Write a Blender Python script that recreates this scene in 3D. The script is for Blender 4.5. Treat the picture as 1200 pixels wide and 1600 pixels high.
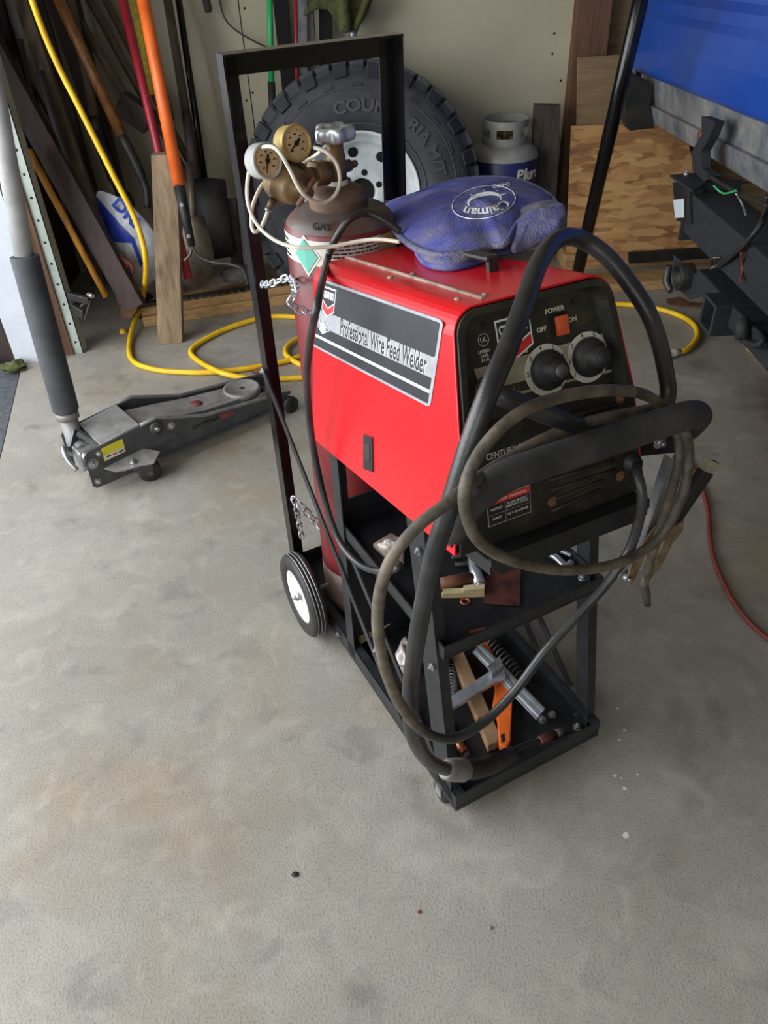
import bpy, bmesh, math, random
from mathutils import Vector, Matrix, noise
random.seed(7)
for ob in list(bpy.data.objects): bpy.data.objects.remove(ob)
C = bpy.context.scene.collection
V = Vector
# ------------------------------------------------------------------ camera
FPX = 1222.4; CAMH = 1.4
Dn = V((76.35, 1562.7, FPX)).normalized()          # world down, in camera axes (right, down, forward)
Fw = (V((0, 0, 1)) - Dn * Dn.z).normalized()       # world +Y in camera axes
Rt = Dn.cross(Fw)                                  # world +X in camera axes
cam_d = bpy.data.cameras.new('camera'); cam = bpy.data.objects.new('camera', cam_d); C.objects.link(cam)
cam_d.sensor_fit = 'VERTICAL'; cam_d.sensor_height = 24; cam_d.lens = 24 * FPX / 1600; cam_d.clip_start = .02
def camax(i):                                      # a camera axis written in world axes
    return V((Rt[i], Fw[i], -Dn[i]))
xr, yd, zf = camax(0), camax(1), camax(2)
cam.matrix_world = Matrix(((xr.x, -yd.x, -zf.x, 0), (xr.y, -yd.y, -zf.y, 0), (xr.z, -yd.z, -zf.z, CAMH), (0, 0, 0, 1)))
bpy.context.scene.camera = cam
EYE = V((0, 0, CAMH))
# ------------------------------------------------------------------ world, light, exposure
sc = bpy.context.scene
sc.view_settings.view_transform = 'Standard'; sc.view_settings.look = 'None'
sc.view_settings.gamma = 1; sc.view_settings.use_curve_mapping = False
sc.view_settings.exposure = EXPOSURE = 0.2
w = bpy.data.worlds.new('sky'); sc.world = w; w.use_nodes = True
bg = w.node_tree.nodes['Background']; bg.inputs[0].default_value = (.86, .93, 1.0, 1); bg.inputs[1].default_value = 1.15
def area(name, loc, rot, size, sizey, power, col):
    l = bpy.data.lights.new(name, 'AREA'); l.shape = 'RECTANGLE'; l.size = size; l.size_y = sizey; l.energy = power; l.color = col
    o_ = bpy.data.objects.new(name, l); C.objects.link(o_); o_.location = loc; o_.rotation_euler = rot; return o_
# daylight through the side door opening on the left, and through the door behind the camera
area('daylight_side_door', (-2.3, .9, 1.5), (0, math.radians(-78), 0), 2.4, 3.2, 125, (.95, .98, 1))
area('daylight_front_door', (-.6, -2.2, 1.8), (math.radians(72), 0, 0), 3, 2.2, 26, (.95, .98, 1))
# ------------------------------------------------------------------ point helpers
def ray(x, y):
    d = V((x - 600, y - 800, FPX)).normalized()
    return V((d.dot(Rt), d.dot(Fw), -d.dot(Dn)))
def G(x, y, z=0.0):
    d = ray(x, y); return EYE + d * ((z - CAMH) / d.z)
def Yp(x, y, Y):
    d = ray(x, y); return EYE + d * (Y / d.y)
def Xp(x, y, X):
    d = ray(x, y); return EYE + d * (X / d.x)
def PL(x, y, p, n):
    d = ray(x, y); return EYE + d * ((p - EYE).dot(n) / d.dot(n))
YAW = .465; CW = .343; CL = .788
cu = V((math.cos(YAW), math.sin(YAW), 0)); cv = V((-cu.y, cu.x, 0)); co = V((.108, .815, 0)); Z3 = V((0, 0, 1))
def K(s, l, z): return co + cu * s + cv * l + Z3 * z
def KS(x, y, s=0): return PL(x, y, K(s, 0, 0), cu)
def KL(x, y, l=0): return PL(x, y, K(0, l, 0), cv)
# ------------------------------------------------------------------ materials
def rgb(r, g, b):
    f = lambda c: ((c / 255 + .055) / 1.055) ** 2.4 if c > 10 else c / 255 / 12.92
    return (f(r), f(g), f(b), 1)
def mat(name, c1, c2=None, scale=8, rough=.5, metal=0, bump=0, bscale=60, mix=(.4, .65), spec=.5, stretch=(1, 1, 1), detail=6):
    m = bpy.data.materials.new(name); m.use_nodes = True; nt = m.node_tree; N = nt.nodes; L = nt.links
    b = N['Principled BSDF']; b.inputs['Roughness'].default_value = rough; b.inputs['Metallic'].default_value = metal
    b.inputs['Specular IOR Level'].default_value = spec
    c1 = rgb(*c1)
    b.inputs['Base Color'].default_value = c1
    tc = N.new('ShaderNodeTexCoord'); mp = N.new('ShaderNodeMapping'); mp.inputs['Scale'].default_value = stretch
    L.new(tc.outputs['Object'], mp.inputs[0])
    if c2:
        n = N.new('ShaderNodeTexNoise'); n.inputs['Scale'].default_value = scale; n.inputs['Detail'].default_value = detail; n.inputs['Roughness'].default_value = .65
        L.new(mp.outputs[0], n.inputs[0])
        r = N.new('ShaderNodeValToRGB'); r.color_ramp.elements[0].position = mix[0]; r.color_ramp.elements[1].position = mix[1]
        r.color_ramp.elements[0].color = c1; r.color_ramp.elements[1].color = rgb(*c2)
        L.new(n.outputs[0], r.inputs[0]); L.new(r.outputs[0], b.inputs['Base Color'])
    if bump:
        n2 = N.new('ShaderNodeTexNoise'); n2.inputs['Scale'].default_value = bscale; n2.inputs['Detail'].default_value = 4
        L.new(mp.outputs[0], n2.inputs[0])
        bp = N.new('ShaderNodeBump'); bp.inputs['Strength'].default_value = bump; bp.inputs['Distance'].default_value = .004
        L.new(n2.outputs[0], bp.inputs['Height']); L.new(bp.outputs[0], b.inputs['Normal'])
    return m
M = {}
M['cart'] = mat('black_powder_coat', (24, 25, 28), (37, 38, 42), 30, .42, 0, .25, 500)
M['cart_edge'] = mat('black_bar', (20, 20, 22), (45, 46, 50), 12, .38)
M['gloss'] = mat('gloss_black', (9, 9, 11), None, rough=.2, spec=.4)
M['red'] = mat('red_enamel', (205, 24, 32), (188, 20, 28), 5, .26, 0, .05, 900, (.45, .7))
M['panel'] = mat('black_dusty_plastic', (28, 27, 22), (78, 71, 54), 11, .5, 0, .2, 300, (.45, .75))
M['panel_dark'] = mat('dark_plastic', (20, 20, 19), (44, 41, 34), 14, .45, 0, 0, 60, (.5, .8))
M['silver'] = mat('silver_print', (158, 160, 164), (140, 142, 148), 40, .5)
M['dusty_silver'] = mat('dusty_silver_print', (160, 152, 132), (122, 112, 92), 18, .6)
M['ink'] = mat('black_print', (26, 30, 36), (34, 38, 44), 30, .45)
M['white'] = mat('white_print', (232, 234, 236), None, rough=.5)
M['redprint'] = mat('red_print', (205, 40, 40), None, rough=.5)
M['rubber'] = mat('black_rubber', (28, 28, 29), (48, 46, 43), 25, .55, 0, .1, 200)
M['cable'] = mat('black_cable', (34, 34, 36), (58, 57, 55), 14, .33, 0, .1, 300)
M['dustcable'] = mat('dusty_cable', (62, 56, 48), (112, 100, 84), 20, .6, 0, .15, 200)
M['foam'] = mat('black_foam_grip', (36, 36, 38), (64, 62, 60), 14, .7, 0, .5, 900)
M['chrome'] = mat('bright_steel', (206, 210, 216), (166, 170, 176), 20, .3, .7)
M['zinc'] = mat('zinc_steel', (178, 180, 182), (124, 122, 118), 25, .38, .7)
M['steel'] = mat('dull_steel', (110, 110, 110), (70, 64, 58), 18, .5, .8)
M['brass'] = mat('tarnished_brass', (128, 102, 66), (92, 74, 52), 25, .5, .45)
M['gaugecase'] = mat('yellow_brass_case', (196, 170, 104), (160, 130, 76), 15, .4, .45)
M['dial'] = mat('aged_dial', (206, 178, 132), (182, 152, 104), 30, .5)
M['glassy'] = mat('white_gloss', (225, 222, 215), None, rough=.3)
M['neckrust'] = mat('rusty_neck', (112, 88, 68), (84, 66, 56), 20, .55, .2, .2, 100)
M['jawrust'] = mat('rusty_jaw', (134, 116, 88), (92, 68, 50), 45, .75, .2, .3, 120)
M['hose'] = mat('cream_hose', (222, 216, 200), (196, 188, 168), 20, .45)
M['cylred'] = mat('dark_red_cylinder', (118, 38, 40), (94, 40, 40), 7, .35, 0, .1, 40, (.4, .7))
M['cylgrey'] = mat('grey_brown_cylinder', (104, 96, 92), (92, 58, 48), 14, .5, .1, .15, 100, (.45, .65))
M['rust'] = mat('rust', (120, 84, 60), (84, 56, 42), 40, .75, .2, .4, 120)
M['tan'] = mat('scraped_primer', (158, 138, 126), (110, 78, 66), 18, .6, 0, .1, 100, (.5, .7))
M['labelwhite'] = mat('label_paper', (214, 210, 200), (190, 184, 170), 14, .6)
M['green'] = mat('green_print', (92, 170, 150), None, rough=.6)
M['glove'] = mat('blue_suede', (80, 84, 152), (116, 113, 136), 12, .95, 0, .5, 260, (.42, .68), .1)
M['glovedge'] = mat('grey_suede', (112, 110, 126), (78, 80, 146), 26, .95, 0, .9, 260, (.45, .7), .1)
M['tire'] = mat('tire_rubber', (40, 42, 47), (56, 57, 61), 12, .62, 0, .25, 120)
M['tiretext'] = mat('tire_lettering', (62, 64, 70), None, rough=.5)
M['rim'] = mat('white_steel_rim', (214, 219, 222), (180, 184, 184), 7, .35)
M['hole'] = mat('deep_black', (6, 6, 6), None, rough=.9)
M['jack'] = mat('grey_hammered_paint', (84, 84, 86), (66, 66, 68), 25, .38, .3, .2, 260)
M['jacktop'] = mat('light_dusty_grey', (134, 132, 130), (110, 106, 102), 20, .5, .1)
M['jackhandle'] = mat('matte_grey_sleeve', (58, 61, 64), (74, 76, 78), 16, .75, 0, .1, 300)
M['palegrey'] = mat('pale_grey_paint', (176, 176, 174), (150, 150, 146), 12, .45)
M['yellowlab'] = mat('yellow_sticker', (206, 196, 40), None, rough=.5)
M['yellow'] = mat('yellow_cord', (236, 192, 26), (214, 166, 20), 18, .45)
M['wood'] = mat('weathered_pine', (150, 128, 100), (108, 88, 66), 9, .8, 0, .3, 50, (.35, .7), stretch=(6, 6, .7))
M['woodh'] = mat('pine_beam', (184, 148, 98), (140, 104, 64), 9, .75, 0, .3, 50, (.35, .7), stretch=(.7, 6, 6))
M['ply'] = mat('plywood', (140, 116, 84), (108, 86, 60), 5, .75, 0, .15, 50, (.35, .7), stretch=(.8, 4, 8))
M['darkwood'] = mat('dark_aged_wood', (58, 46, 40), (36, 30, 27), 8, .75, 0, .3, 60, stretch=(5, 5, .8))
M['redbrown'] = mat('red_brown_board', (60, 42, 37), (40, 30, 28), 8, .7, 0, .3, 60, stretch=(5, 5, .8))
M['stud'] = mat('brown_stud', (104, 72, 48), (76, 52, 36), 8, .7, 0, .2, 60, stretch=(6, 6, .6))
M['plankbrown'] = mat('grey_brown_plank', (74, 62, 54), (50, 42, 38), 12, .85, 0, .4, 60, stretch=(5, 5, .6))
M['handlewood'] = mat('varnished_handle', (142, 92, 46), (96, 62, 34), 12, .35, 0, .1, 60, stretch=(5, 5, .7))
M['oldhandle'] = mat('grey_old_handle', (96, 82, 62), (68, 58, 46), 12, .7, 0, .1, 60, stretch=(5, 5, .7))
M['orangewood'] = mat('orange_handle_wood', (196, 136, 44), (150, 100, 36), 10, .45, stretch=(4, 4, .8))
M['orange'] = mat('orange_paint', (232, 108, 38), (206, 92, 34), 14, .4)
M['redpole'] = mat('red_pole', (164, 36, 50), (136, 30, 44), 10, .35)
M['greenpole'] = mat('green_pole', (52, 176, 102), None, rough=.4)
M['mustard'] = mat('mustard_fibre', (150, 128, 34), (112, 96, 30), 60, .95, 0, 1, 150)
M['blackiron'] = mat('black_iron', (34, 34, 35), (54, 50, 46), 14, .55, .3, .2, 100)
M['blade'] = mat('shovel_steel', (112, 100, 86), (76, 64, 54), 8, .5, .4, .1, 60)
M['bagwhite'] = mat('white_poly_bag', (206, 210, 216), (176, 178, 184), 10, .4, 0, .6, 18)
M['bagblue'] = mat('blue_bag_print', (34, 62, 176), (28, 50, 150), 10, .4, 0, .6, 18)
M['jackstand'] = mat('dull_red_paint', (128, 62, 58), (92, 56, 52), 14, .6, 0, .2, 60)
M['tankgrey'] = mat('tank_grey', (150, 150, 142), (128, 128, 120), 8, .45)
M['tankblue'] = mat('tank_blue_sleeve', (28, 40, 92), (20, 28, 60), 8, .4)
M['truckblue'] = mat('truck_blue_paint', (28, 74, 168), (44, 90, 178), 2.5, .3, .1, 0, 60, (.35, .75))
M['galv'] = mat('galvanised_grey', (148, 144, 138), (96, 104, 114), 9, .6, .1, .3, 60, (.35, .6))
M['bumper'] = mat('black_textured_steel', (38, 40, 45), (50, 52, 56), 60, .6, .1, .6, 300)
M['lamp'] = mat('lamp_glass', (206, 214, 222), None, rough=.15)
M['copper'] = mat('copper', (186, 112, 80), (140, 78, 56), 20, .35, .7)
M['sticktan'] = mat('tan_stick_wood', (166, 132, 98), (128, 98, 70), 12, .7)
M['copperold'] = mat('dark_copper_plate', (122, 72, 62), (72, 50, 50), 28, .5, .5, .3, 60, (.4, .65))
M['leather'] = mat('brown_leather', (116, 70, 48), (90, 54, 38), 30, .6, 0, .2, 100)
M['shim'] = mat('pale_shim_wood', (196, 182, 142), (170, 152, 110), 20, .7)
M['pvc'] = mat('red_air_hose', (132, 58, 44), (98, 50, 42), 20, .5)
M['olive'] = mat('olive_fuzzy_cloth', (84, 88, 46), (58, 58, 34), 26, .95, 0, 1, 120)
M['asphalt'] = mat('asphalt', (86, 88, 94), (60, 62, 68), 60, .9, 0, .6, 150)
M['whitetrim'] = mat('white_door_trim', (196, 200, 208), (184, 188, 196), 6, .5)
M['track'] = mat('pale_green_track', (172, 182, 172), (148, 156, 146), 10, .5, .2)
M['grey'] = mat('grey_stone', (96, 90, 86), (70, 66, 62), 20, .8, 0, .4, 60)
M['clear'] = mat('clear_plug', (200, 190, 186), None, rough=.15)
# ------------------------------------------------------------------ object helpers
def tag(o, label=None, cat=None, group=None, kind=None):
    if label: o['label'] = label
    if cat: o['category'] = cat
    if group: o['group'] = group
    if kind: o['kind'] = kind
    return o
def thing(name, label, cat, loc, group=None):
    o = bpy.data.objects.new(name, None); o.empty_display_size = .05; C.objects.link(o); o.location = loc
    return tag(o, label, cat, group)
def wloc(o):
    p = V(o.location)
    while o.parent: o = o.parent; p += V(o.location)
    return p
class MB:
    def __init__(s): s.bm = bmesh.new()
    def face(s, vs, smooth=False):
        try: f = s.bm.faces.new(vs); f.smooth = smooth; return f
        except ValueError: return None
    def hexa(s, p):                      # 8 points: bottom 4 ccw, top 4 ccw
        v = [s.bm.verts.new(q) for q in p]
        for f in ((3, 2, 1, 0), (4, 5, 6, 7), (0, 1, 5, 4), (1, 2, 6, 5), (2, 3, 7, 6), (3, 0, 4, 7)): s.face([v[i] for i in f])
        return s
    def box(s, o, a, b, c):              # corner and three edge vectors
        o = V(o); a = V(a); b = V(b); c = V(c)
        return s.hexa([o, o + a, o + a + b, o + b, o + c, o + a + c, o + a + b + c, o + b + c])
    def abox(s, x0, x1, y0, y1, z0, z1): return s.box((x0, y0, z0), (x1 - x0, 0, 0), (0, y1 - y0, 0), (0, 0, z1 - z0))
    def kbox(s, s0, s1, l0, l1, z0, z1): return s.box(K(s0, l0, z0), cu * (s1 - s0), cv * (l1 - l0), Z3 * (z1 - z0))
    def bar(s, p, q, w, t, up=None):     # bar from p to q, width w along up-ish, thickness t
        p = V(p); q = V(q); d = (q - p).normalized(); up = V(up) if up else Z3
        side = d.cross(up)
        if side.length < 1e-3: side = d.cross(V((1, 0, 0)))
        side.normalize(); u_ = side.cross(d).normalized()
        return s.box(p - side * t / 2 - u_ * w / 2, side * t, u_ * w, q - p)
    def prism(s, pts, ext):              # polygon (3-D points) extruded by ext
        ext = V(ext); a = [s.bm.verts.new(V(p)) for p in pts]; b = [s.bm.verts.new(V(p) + ext) for p in pts]; n = len(a)
        s.face(a[::-1]); s.face(b)
        for i in range(n): s.face([a[i], a[(i + 1) % n], b[(i + 1) % n], b[i]])
        return s
    def tube(s, pts, r, n=12, cap=True, closed=False, flat=1.0):
        pts = [V(p) for p in pts]; m = len(pts); rs = r if isinstance(r, (list, tuple)) else [r] * m
        rings = []; up = None
        for i, p in enumerate(pts):
            if closed: t = pts[(i + 1) % m] - pts[i - 1]
            else: t = pts[min(i + 1, m - 1)] - pts[max(i - 1, 0)]
            if t.length < 1e-9: t = V((0, 0, 1))
            t.normalize()
            if up is None:
                up = V((0, 0, 1)) if abs(t.z) < .9 else V((1, 0, 0))
            a = t.cross(up)
            if a.length < 1e-4: a = t.cross(V((0, 1, 0)))
            a.normalize(); up = a.cross(t).normalized()
            rings.append([s.bm.verts.new(p + (a * math.cos(k * 2 * math.pi / n) * flat + up * math.sin(k * 2 * math.pi / n)) * rs[i]) for k in range(n)])
        for i in range(m if closed else m - 1):
            A, B = rings[i], rings[(i + 1) % m]
            for k in range(n): s.face([A[k], A[(k + 1) % n], B[(k + 1) % n], B[k]], True)
        if cap and not closed: s.face(rings[0][::-1]); s.face(rings[-1])
        return s
    def cyl(s, p, q, r, r2=None, n=20): return s.tube([p, q], [r, r if r2 is None else r2], n)
    def lathe(s, p, axis, prof, n=32, smooth=True):   # prof: (r, h) along axis from p
        p = V(p); t = V(axis).normalized(); a = t.cross(V((0, 0, 1)))
        if a.length < 1e-3: a = V((1, 0, 0))
        a.normalize(); b = a.cross(t)
        rings = []
        for r, h in prof:
            if r < 1e-6: rings.append([s.bm.verts.new(p + t * h)])
            else: rings.append([s.bm.verts.new(p + t * h + (a * math.cos(k * 2 * math.pi / n) + b * math.sin(k * 2 * math.pi / n)) * r) for k in range(n)])
        for A, B in zip(rings, rings[1:]):
            for k in range(n):
                k2 = (k + 1) % n
                if len(A) == 1 and len(B) == 1: continue
                if len(A) == 1: s.face([A[0], B[k], B[k2]], smooth)
                elif len(B) == 1: s.face([A[k], A[k2], B[0]][::-1], smooth)
                else: s.face([A[k], B[k], B[k2], A[k2]], smooth)
        return s
    def ball(s, p, r, n=12, sc=(1, 1, 1)):
        prof = [(math.sin(math.pi * i / n) * r, -math.cos(math.pi * i / n) * r) for i in range(n + 1)]
        prof[0] = (0, -r); prof[-1] = (0, r)
        b0 = len(s.bm.verts); s.lathe((0, 0, 0), (0, 0, 1), prof, 20); s.bm.verts.ensure_lookup_table()
        for v in s.bm.verts[b0:]: v.co = V(p) + V((v.co.x * sc[0], v.co.y * sc[1], v.co.z * sc[2]))
        return s
    def bolt(s, p, ax, r=.008, h=.006):
        ax = V(ax).normalized(); s.tube([V(p), V(p) + ax * .0015], r * 1.5, 16); s.tube([V(p) + ax * .0015, V(p) + ax * h], r, 6); s.tube([V(p) + ax * h, V(p) + ax * (h + r * .6)], r * .5, 10); return s
    def build(s, name, m, parent=None, bevel=0, sub=0, **kw):
        me = bpy.data.meshes.new(name); off = wloc(parent) if parent else V((0, 0, 0))
        if not parent and s.bm.verts:
            xs = [v.co for v in s.bm.verts]; off = V(((min(c.x for c in xs) + max(c.x for c in xs)) / 2, (min(c.y for c in xs) + max(c.y for c in xs)) / 2, min(c.z for c in xs)))
        for v in s.bm.verts: v.co -= off
        bmesh.ops.recalc_face_normals(s.bm, faces=s.bm.faces)
        s.bm.to_mesh(me); s.bm.free(); me.materials.append(M[m] if isinstance(m, str) else m)
        o = bpy.data.objects.new(name, me); C.objects.link(o)
        if parent: o.parent = parent
        else: o.location = off
        if bevel:
            b = o.modifiers.new('bevel', 'BEVEL'); b.width = bevel; b.segments = 2; b.limit_method = 'ANGLE'; b.angle_limit = math.radians(40)
        if sub:
            b = o.modifiers.new('sub', 'SUBSURF'); b.levels = sub; b.render_levels = sub
        return tag(o, **kw)
def spline(pts, k=8, closed=False):
    pts = [V(p) for p in pts]; n = len(pts); out = []
    for i in range(n if closed else n - 1):
        if closed: p0, p1, p2, p3 = pts[i - 1], pts[i], pts[(i + 1) % n], pts[(i + 2) % n]
        else: p0, p1, p2, p3 = pts[max(i - 1, 0)], pts[i], pts[i + 1], pts[min(i + 2, n - 1)]
        for j in range(k):
            t = j / k
            out.append(.5 * ((2 * p1) + (p2 - p0) * t + (2 * p0 - 5 * p1 + 4 * p2 - p3) * t * t + (3 * p1 - p0 - 3 * p2 + p3) * t ** 3))
    if not closed: out.append(pts[-1])
    return out
def text(name, body, p, xd, yd, size, m, parent, ext=.0004, align='CENTER', squash=1.0, shear=0, thick=0):
    cd = bpy.data.curves.new(name, 'FONT'); cd.body = body; cd.size = size; cd.extrude = ext; cd.align_x = align; cd.align_y = 'CENTER'; cd.shear = shear; cd.offset = thick
    t = bpy.data.objects.new('t', cd); C.objects.link(t)
    dg = bpy.context.evaluated_depsgraph_get(); me = bpy.data.meshes.new_from_object(t.evaluated_get(dg))
    bpy.data.objects.remove(t)
    xd = V(xd).normalized(); zd = xd.cross(V(yd)).normalized(); y2 = zd.cross(xd)
    off = V(p) - (wloc(parent) if parent else V((0, 0, 0)))
    for v in me.vertices: c = v.co.copy(); v.co = off + xd * c.x * squash + y2 * c.y + zd * c.z
    me.materials.clear(); me.materials.append(M[m])
    o = bpy.data.objects.new(name, me); C.objects.link(o); o.parent = parent; return o
def dup(o, parent=None):
    c = o.copy(); C.objects.link(c); c.parent = parent
    for ch in [x for x in bpy.data.objects if x.parent == o]: dup(ch, c)
    return c
# ================================================================== SETTING
def floor_material():
    m = mat('concrete', (154, 149, 140), (134, 129, 119), 1.6, .62, 0, .25, 220, (.3, .7), detail=10)
    nt = m.node_tree; N = nt.nodes; L = nt.links; b = N['Principled BSDF']
    src = b.inputs['Base Color'].links[0].from_socket
    tc = [n for n in N if n.type == 'TEX_COORD'][0]
    def layer(src, scale, lo, hi, col, fac=.6, dist=0.0, detail=8, typ='NOISE', loc=(0, 0, 0)):
        mp = N.new('ShaderNodeMapping'); mp.inputs['Location'].default_value = loc; L.new(tc.outputs['Object'], mp.inputs[0])
        if typ == 'NOISE':
            t = N.new('ShaderNodeTexNoise'); t.inputs['Scale'].default_value = scale; t.inputs['Detail'].default_value = detail; t.inputs['Distortion'].default_value = dist; o_ = t.outputs[0]
        else:
            t = N.new('ShaderNodeTexVoronoi'); t.inputs['Scale'].default_value = scale; t.inputs['Randomness'].default_value = 1; o_ = t.outputs['Distance']
        L.new(mp.outputs[0], t.inputs[0])
        r = N.new('ShaderNodeMapRange'); r.inputs[1].default_value = lo; r.inputs[2].default_value = hi; r.inputs[4].default_value = fac; L.new(o_, r.inputs[0])
        mx = N.new('ShaderNodeMix'); mx.data_type = 'RGBA'; L.new(r.outputs[0], mx.inputs[0]); L.new(src, mx.inputs[6]); mx.inputs[7].default_value = rgb(*col); return mx.outputs[2]
    s = layer(src, 3.2, .52, .72, (150, 128, 100), .45)          # tan patches
    s = layer(s, 9, .58, .75, (96, 94, 92), .5, .6)              # grey scuffs
    s = layer(s, 220, .5, .75, (92, 88, 80), .55)                # fine grain
    s = layer(s, 13, .5, .72, (178, 172, 160), .3, 1.2, loc=(2, 7, 0))
    s = layer(s, 7, .56, .72, (112, 106, 98), .3, .9, loc=(9, 3, 0))
    s = layer(s, 5, .60, .74, (180, 176, 166), .4, .3, loc=(5, 2, 0))        # worn light patches
    s = layer(s, 2.1, .6, .72, (96, 88, 78), .55, .8, loc=(3.1, 1.7, 0))    # darker stains
    s = layer(s, 130, .07, .02, (205, 196, 180), .75, typ='V')   # light grit
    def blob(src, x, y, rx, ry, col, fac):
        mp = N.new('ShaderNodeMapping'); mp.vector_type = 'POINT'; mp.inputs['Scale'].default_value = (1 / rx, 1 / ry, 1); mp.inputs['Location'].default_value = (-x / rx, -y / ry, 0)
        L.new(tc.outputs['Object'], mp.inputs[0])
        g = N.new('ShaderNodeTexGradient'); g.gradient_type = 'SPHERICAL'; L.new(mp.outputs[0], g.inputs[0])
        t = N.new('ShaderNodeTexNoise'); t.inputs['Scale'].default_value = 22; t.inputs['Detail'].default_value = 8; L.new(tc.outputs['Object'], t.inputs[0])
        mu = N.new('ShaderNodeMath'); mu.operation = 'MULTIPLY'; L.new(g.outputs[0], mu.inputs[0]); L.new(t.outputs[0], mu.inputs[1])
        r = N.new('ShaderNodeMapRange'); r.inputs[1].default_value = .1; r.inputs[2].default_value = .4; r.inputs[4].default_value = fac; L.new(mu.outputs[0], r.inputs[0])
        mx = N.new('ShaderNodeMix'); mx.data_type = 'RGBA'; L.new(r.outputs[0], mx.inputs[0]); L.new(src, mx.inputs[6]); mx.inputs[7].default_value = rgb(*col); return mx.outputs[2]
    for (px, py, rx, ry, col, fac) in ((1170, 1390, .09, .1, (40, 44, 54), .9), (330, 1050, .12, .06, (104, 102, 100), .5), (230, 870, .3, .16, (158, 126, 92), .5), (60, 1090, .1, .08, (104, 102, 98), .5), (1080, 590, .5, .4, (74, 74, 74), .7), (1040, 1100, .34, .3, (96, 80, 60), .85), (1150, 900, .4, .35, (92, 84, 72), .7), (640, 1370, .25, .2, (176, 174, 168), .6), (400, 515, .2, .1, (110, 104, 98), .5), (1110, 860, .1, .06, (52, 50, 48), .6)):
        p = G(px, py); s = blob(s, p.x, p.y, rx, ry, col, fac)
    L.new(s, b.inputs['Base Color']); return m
M['floor'] = floor_material()
def wall_material():
    m = mat('cream_wall_panel', (182, 174, 150), (166, 156, 132), 2.5, .6, 0, .05, 60, (.35, .7)); return m
M['wall'] = wall_material()
st = dict(kind='structure')
MB().prism([(-1.47, 3.0, -.1), (-1.42, 2.9, -.1), (-1.27, 2.25, -.1), (-1.0, 1.0, -.1), (-1.0, -1.6, -.1), (3.2, -1.6, -.1), (3.2, 4.0, -.1), (-1.47, 4.0, -.1)], (0, 0, .1)).build('floor', 'floor', **st)
MB().abox(-6, 3.6, -6, 6, -.14, -.1).abox(-6, -1.6, -6, 6, -.1, -.012).abox(-1.6, -1.01, -6, 1.0, -.1, -.012).prism([(-1.6, 1.0, -.1), (-1.01, 1.0, -.1), (-1.28, 2.25, -.1), (-1.43, 2.9, -.1), (-1.6, 2.9, -.1)], (0, 0, .088)).build('ground_asphalt', 'asphalt', **st)
WY = 3.85
MB().abox(-1.47, .98, WY, WY + .1, 0, 2.6).build('wall_back', 'wall', **st)
m_ = MB()
for x0, y0, x1, y1 in ((372, 0, 397, 200), (440, 0, 452, 120)):
    a = Yp(x0, y0, WY); m_.abox(a.x - .002, a.x + .002, WY - .0015, WY, 0, 2.6)
m_.build('trim_1', 'hole', **st)
m_ = MB()
for x, y in ((382, 13), (385, 157), (395, 145), (866, 52), (863, 84), (876, 126), (120, 60)):
    a = Yp(x, y, WY); m_.cyl(a + V((0, -.001, 0)), a + V((0, .001, 0)), .005, n=10)
m_.build('trim_2', 'hole', **st)
# brown stud and boards right of it
a = Yp(872, 300, 3.8); b = Yp(893, 0, 3.8)
MB().hexa([(a.x - .0, 3.77, 0), (a.x + .15, 3.77, 0), (a.x + .15, WY, 0), (a.x, WY, 0), (b.x + .03, 3.77, 2.6), (b.x + .15, 3.77, 2.6), (b.x + .15, WY, 2.6), (b.x + .03, WY, 2.6)]).build('trim_3', 'stud', **st)
m_ = MB(); z = 0
for k in range(10):
    m_.abox(.98, 3.2, WY + .0, WY + .1, z + .003, z + .27); z += .275
m_.build('wall_back_boards', 'ply', **st)
MB().abox(3.2, 3.3, -1.6, 4.0, 0, 2.6).build('wall_right', 'wall', **st)
MB().abox(-1.6, 3.3, -1.7, 4.0, 2.6, 2.7).build('ceiling', 'wall', **st)
MB().abox(.1, 3.3, -1.7, -1.6, 0, 2.6).build('wall_front_light_block', 'wall', **st)  # unseen wall added behind the camera, keeps sky light off the right side
MB().abox(-1.57, -1.45, 3.0, 4.0, -.1, 2.6).abox(-1.57, -1.45, -.4, 3.0, 2.15, 2.6).build('wall_left', 'darkwood', **st)
# white jamb of the side door opening with its brown stop behind
jl, jr = G(24, 568), G(86, 565)
MB().box((jl.x, jl.y + .01, 0), (jr.x - jl.x, jr.y - jl.y, 0), (0, .05, 0), (0, 0, 2.3)).build('door_1', 'whitetrim', **st)
MB().abox(jr.x - .02, jr.x + .06, jr.y + .052, jr.y + .1, 0, 2.3).build('trim_4', 'stud', **st)
# pale steel door track
tA = G(131, 552); m_ = MB()
m_.abox(tA.x - .065, tA.x, tA.y, tA.y + .004, 0, 2.3).abox(tA.x - .004, tA.x, tA.y, tA.y + .05, 0, 2.3)
trk = m_.build('trim_5', 'track', **st)
m_ = MB()
for k in range(28):
    z = .05 + k * .08
    m_.cyl((tA.x - .02, tA.y - .001, z), (tA.x - .02, tA.y + .001, z), .005, n=8); m_.cyl((tA.x - .045, tA.y - .001, z + .02), (tA.x - .045, tA.y + .001, z + .02), .004, n=8)
m_.build('slot', 'hole', trk)
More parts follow.
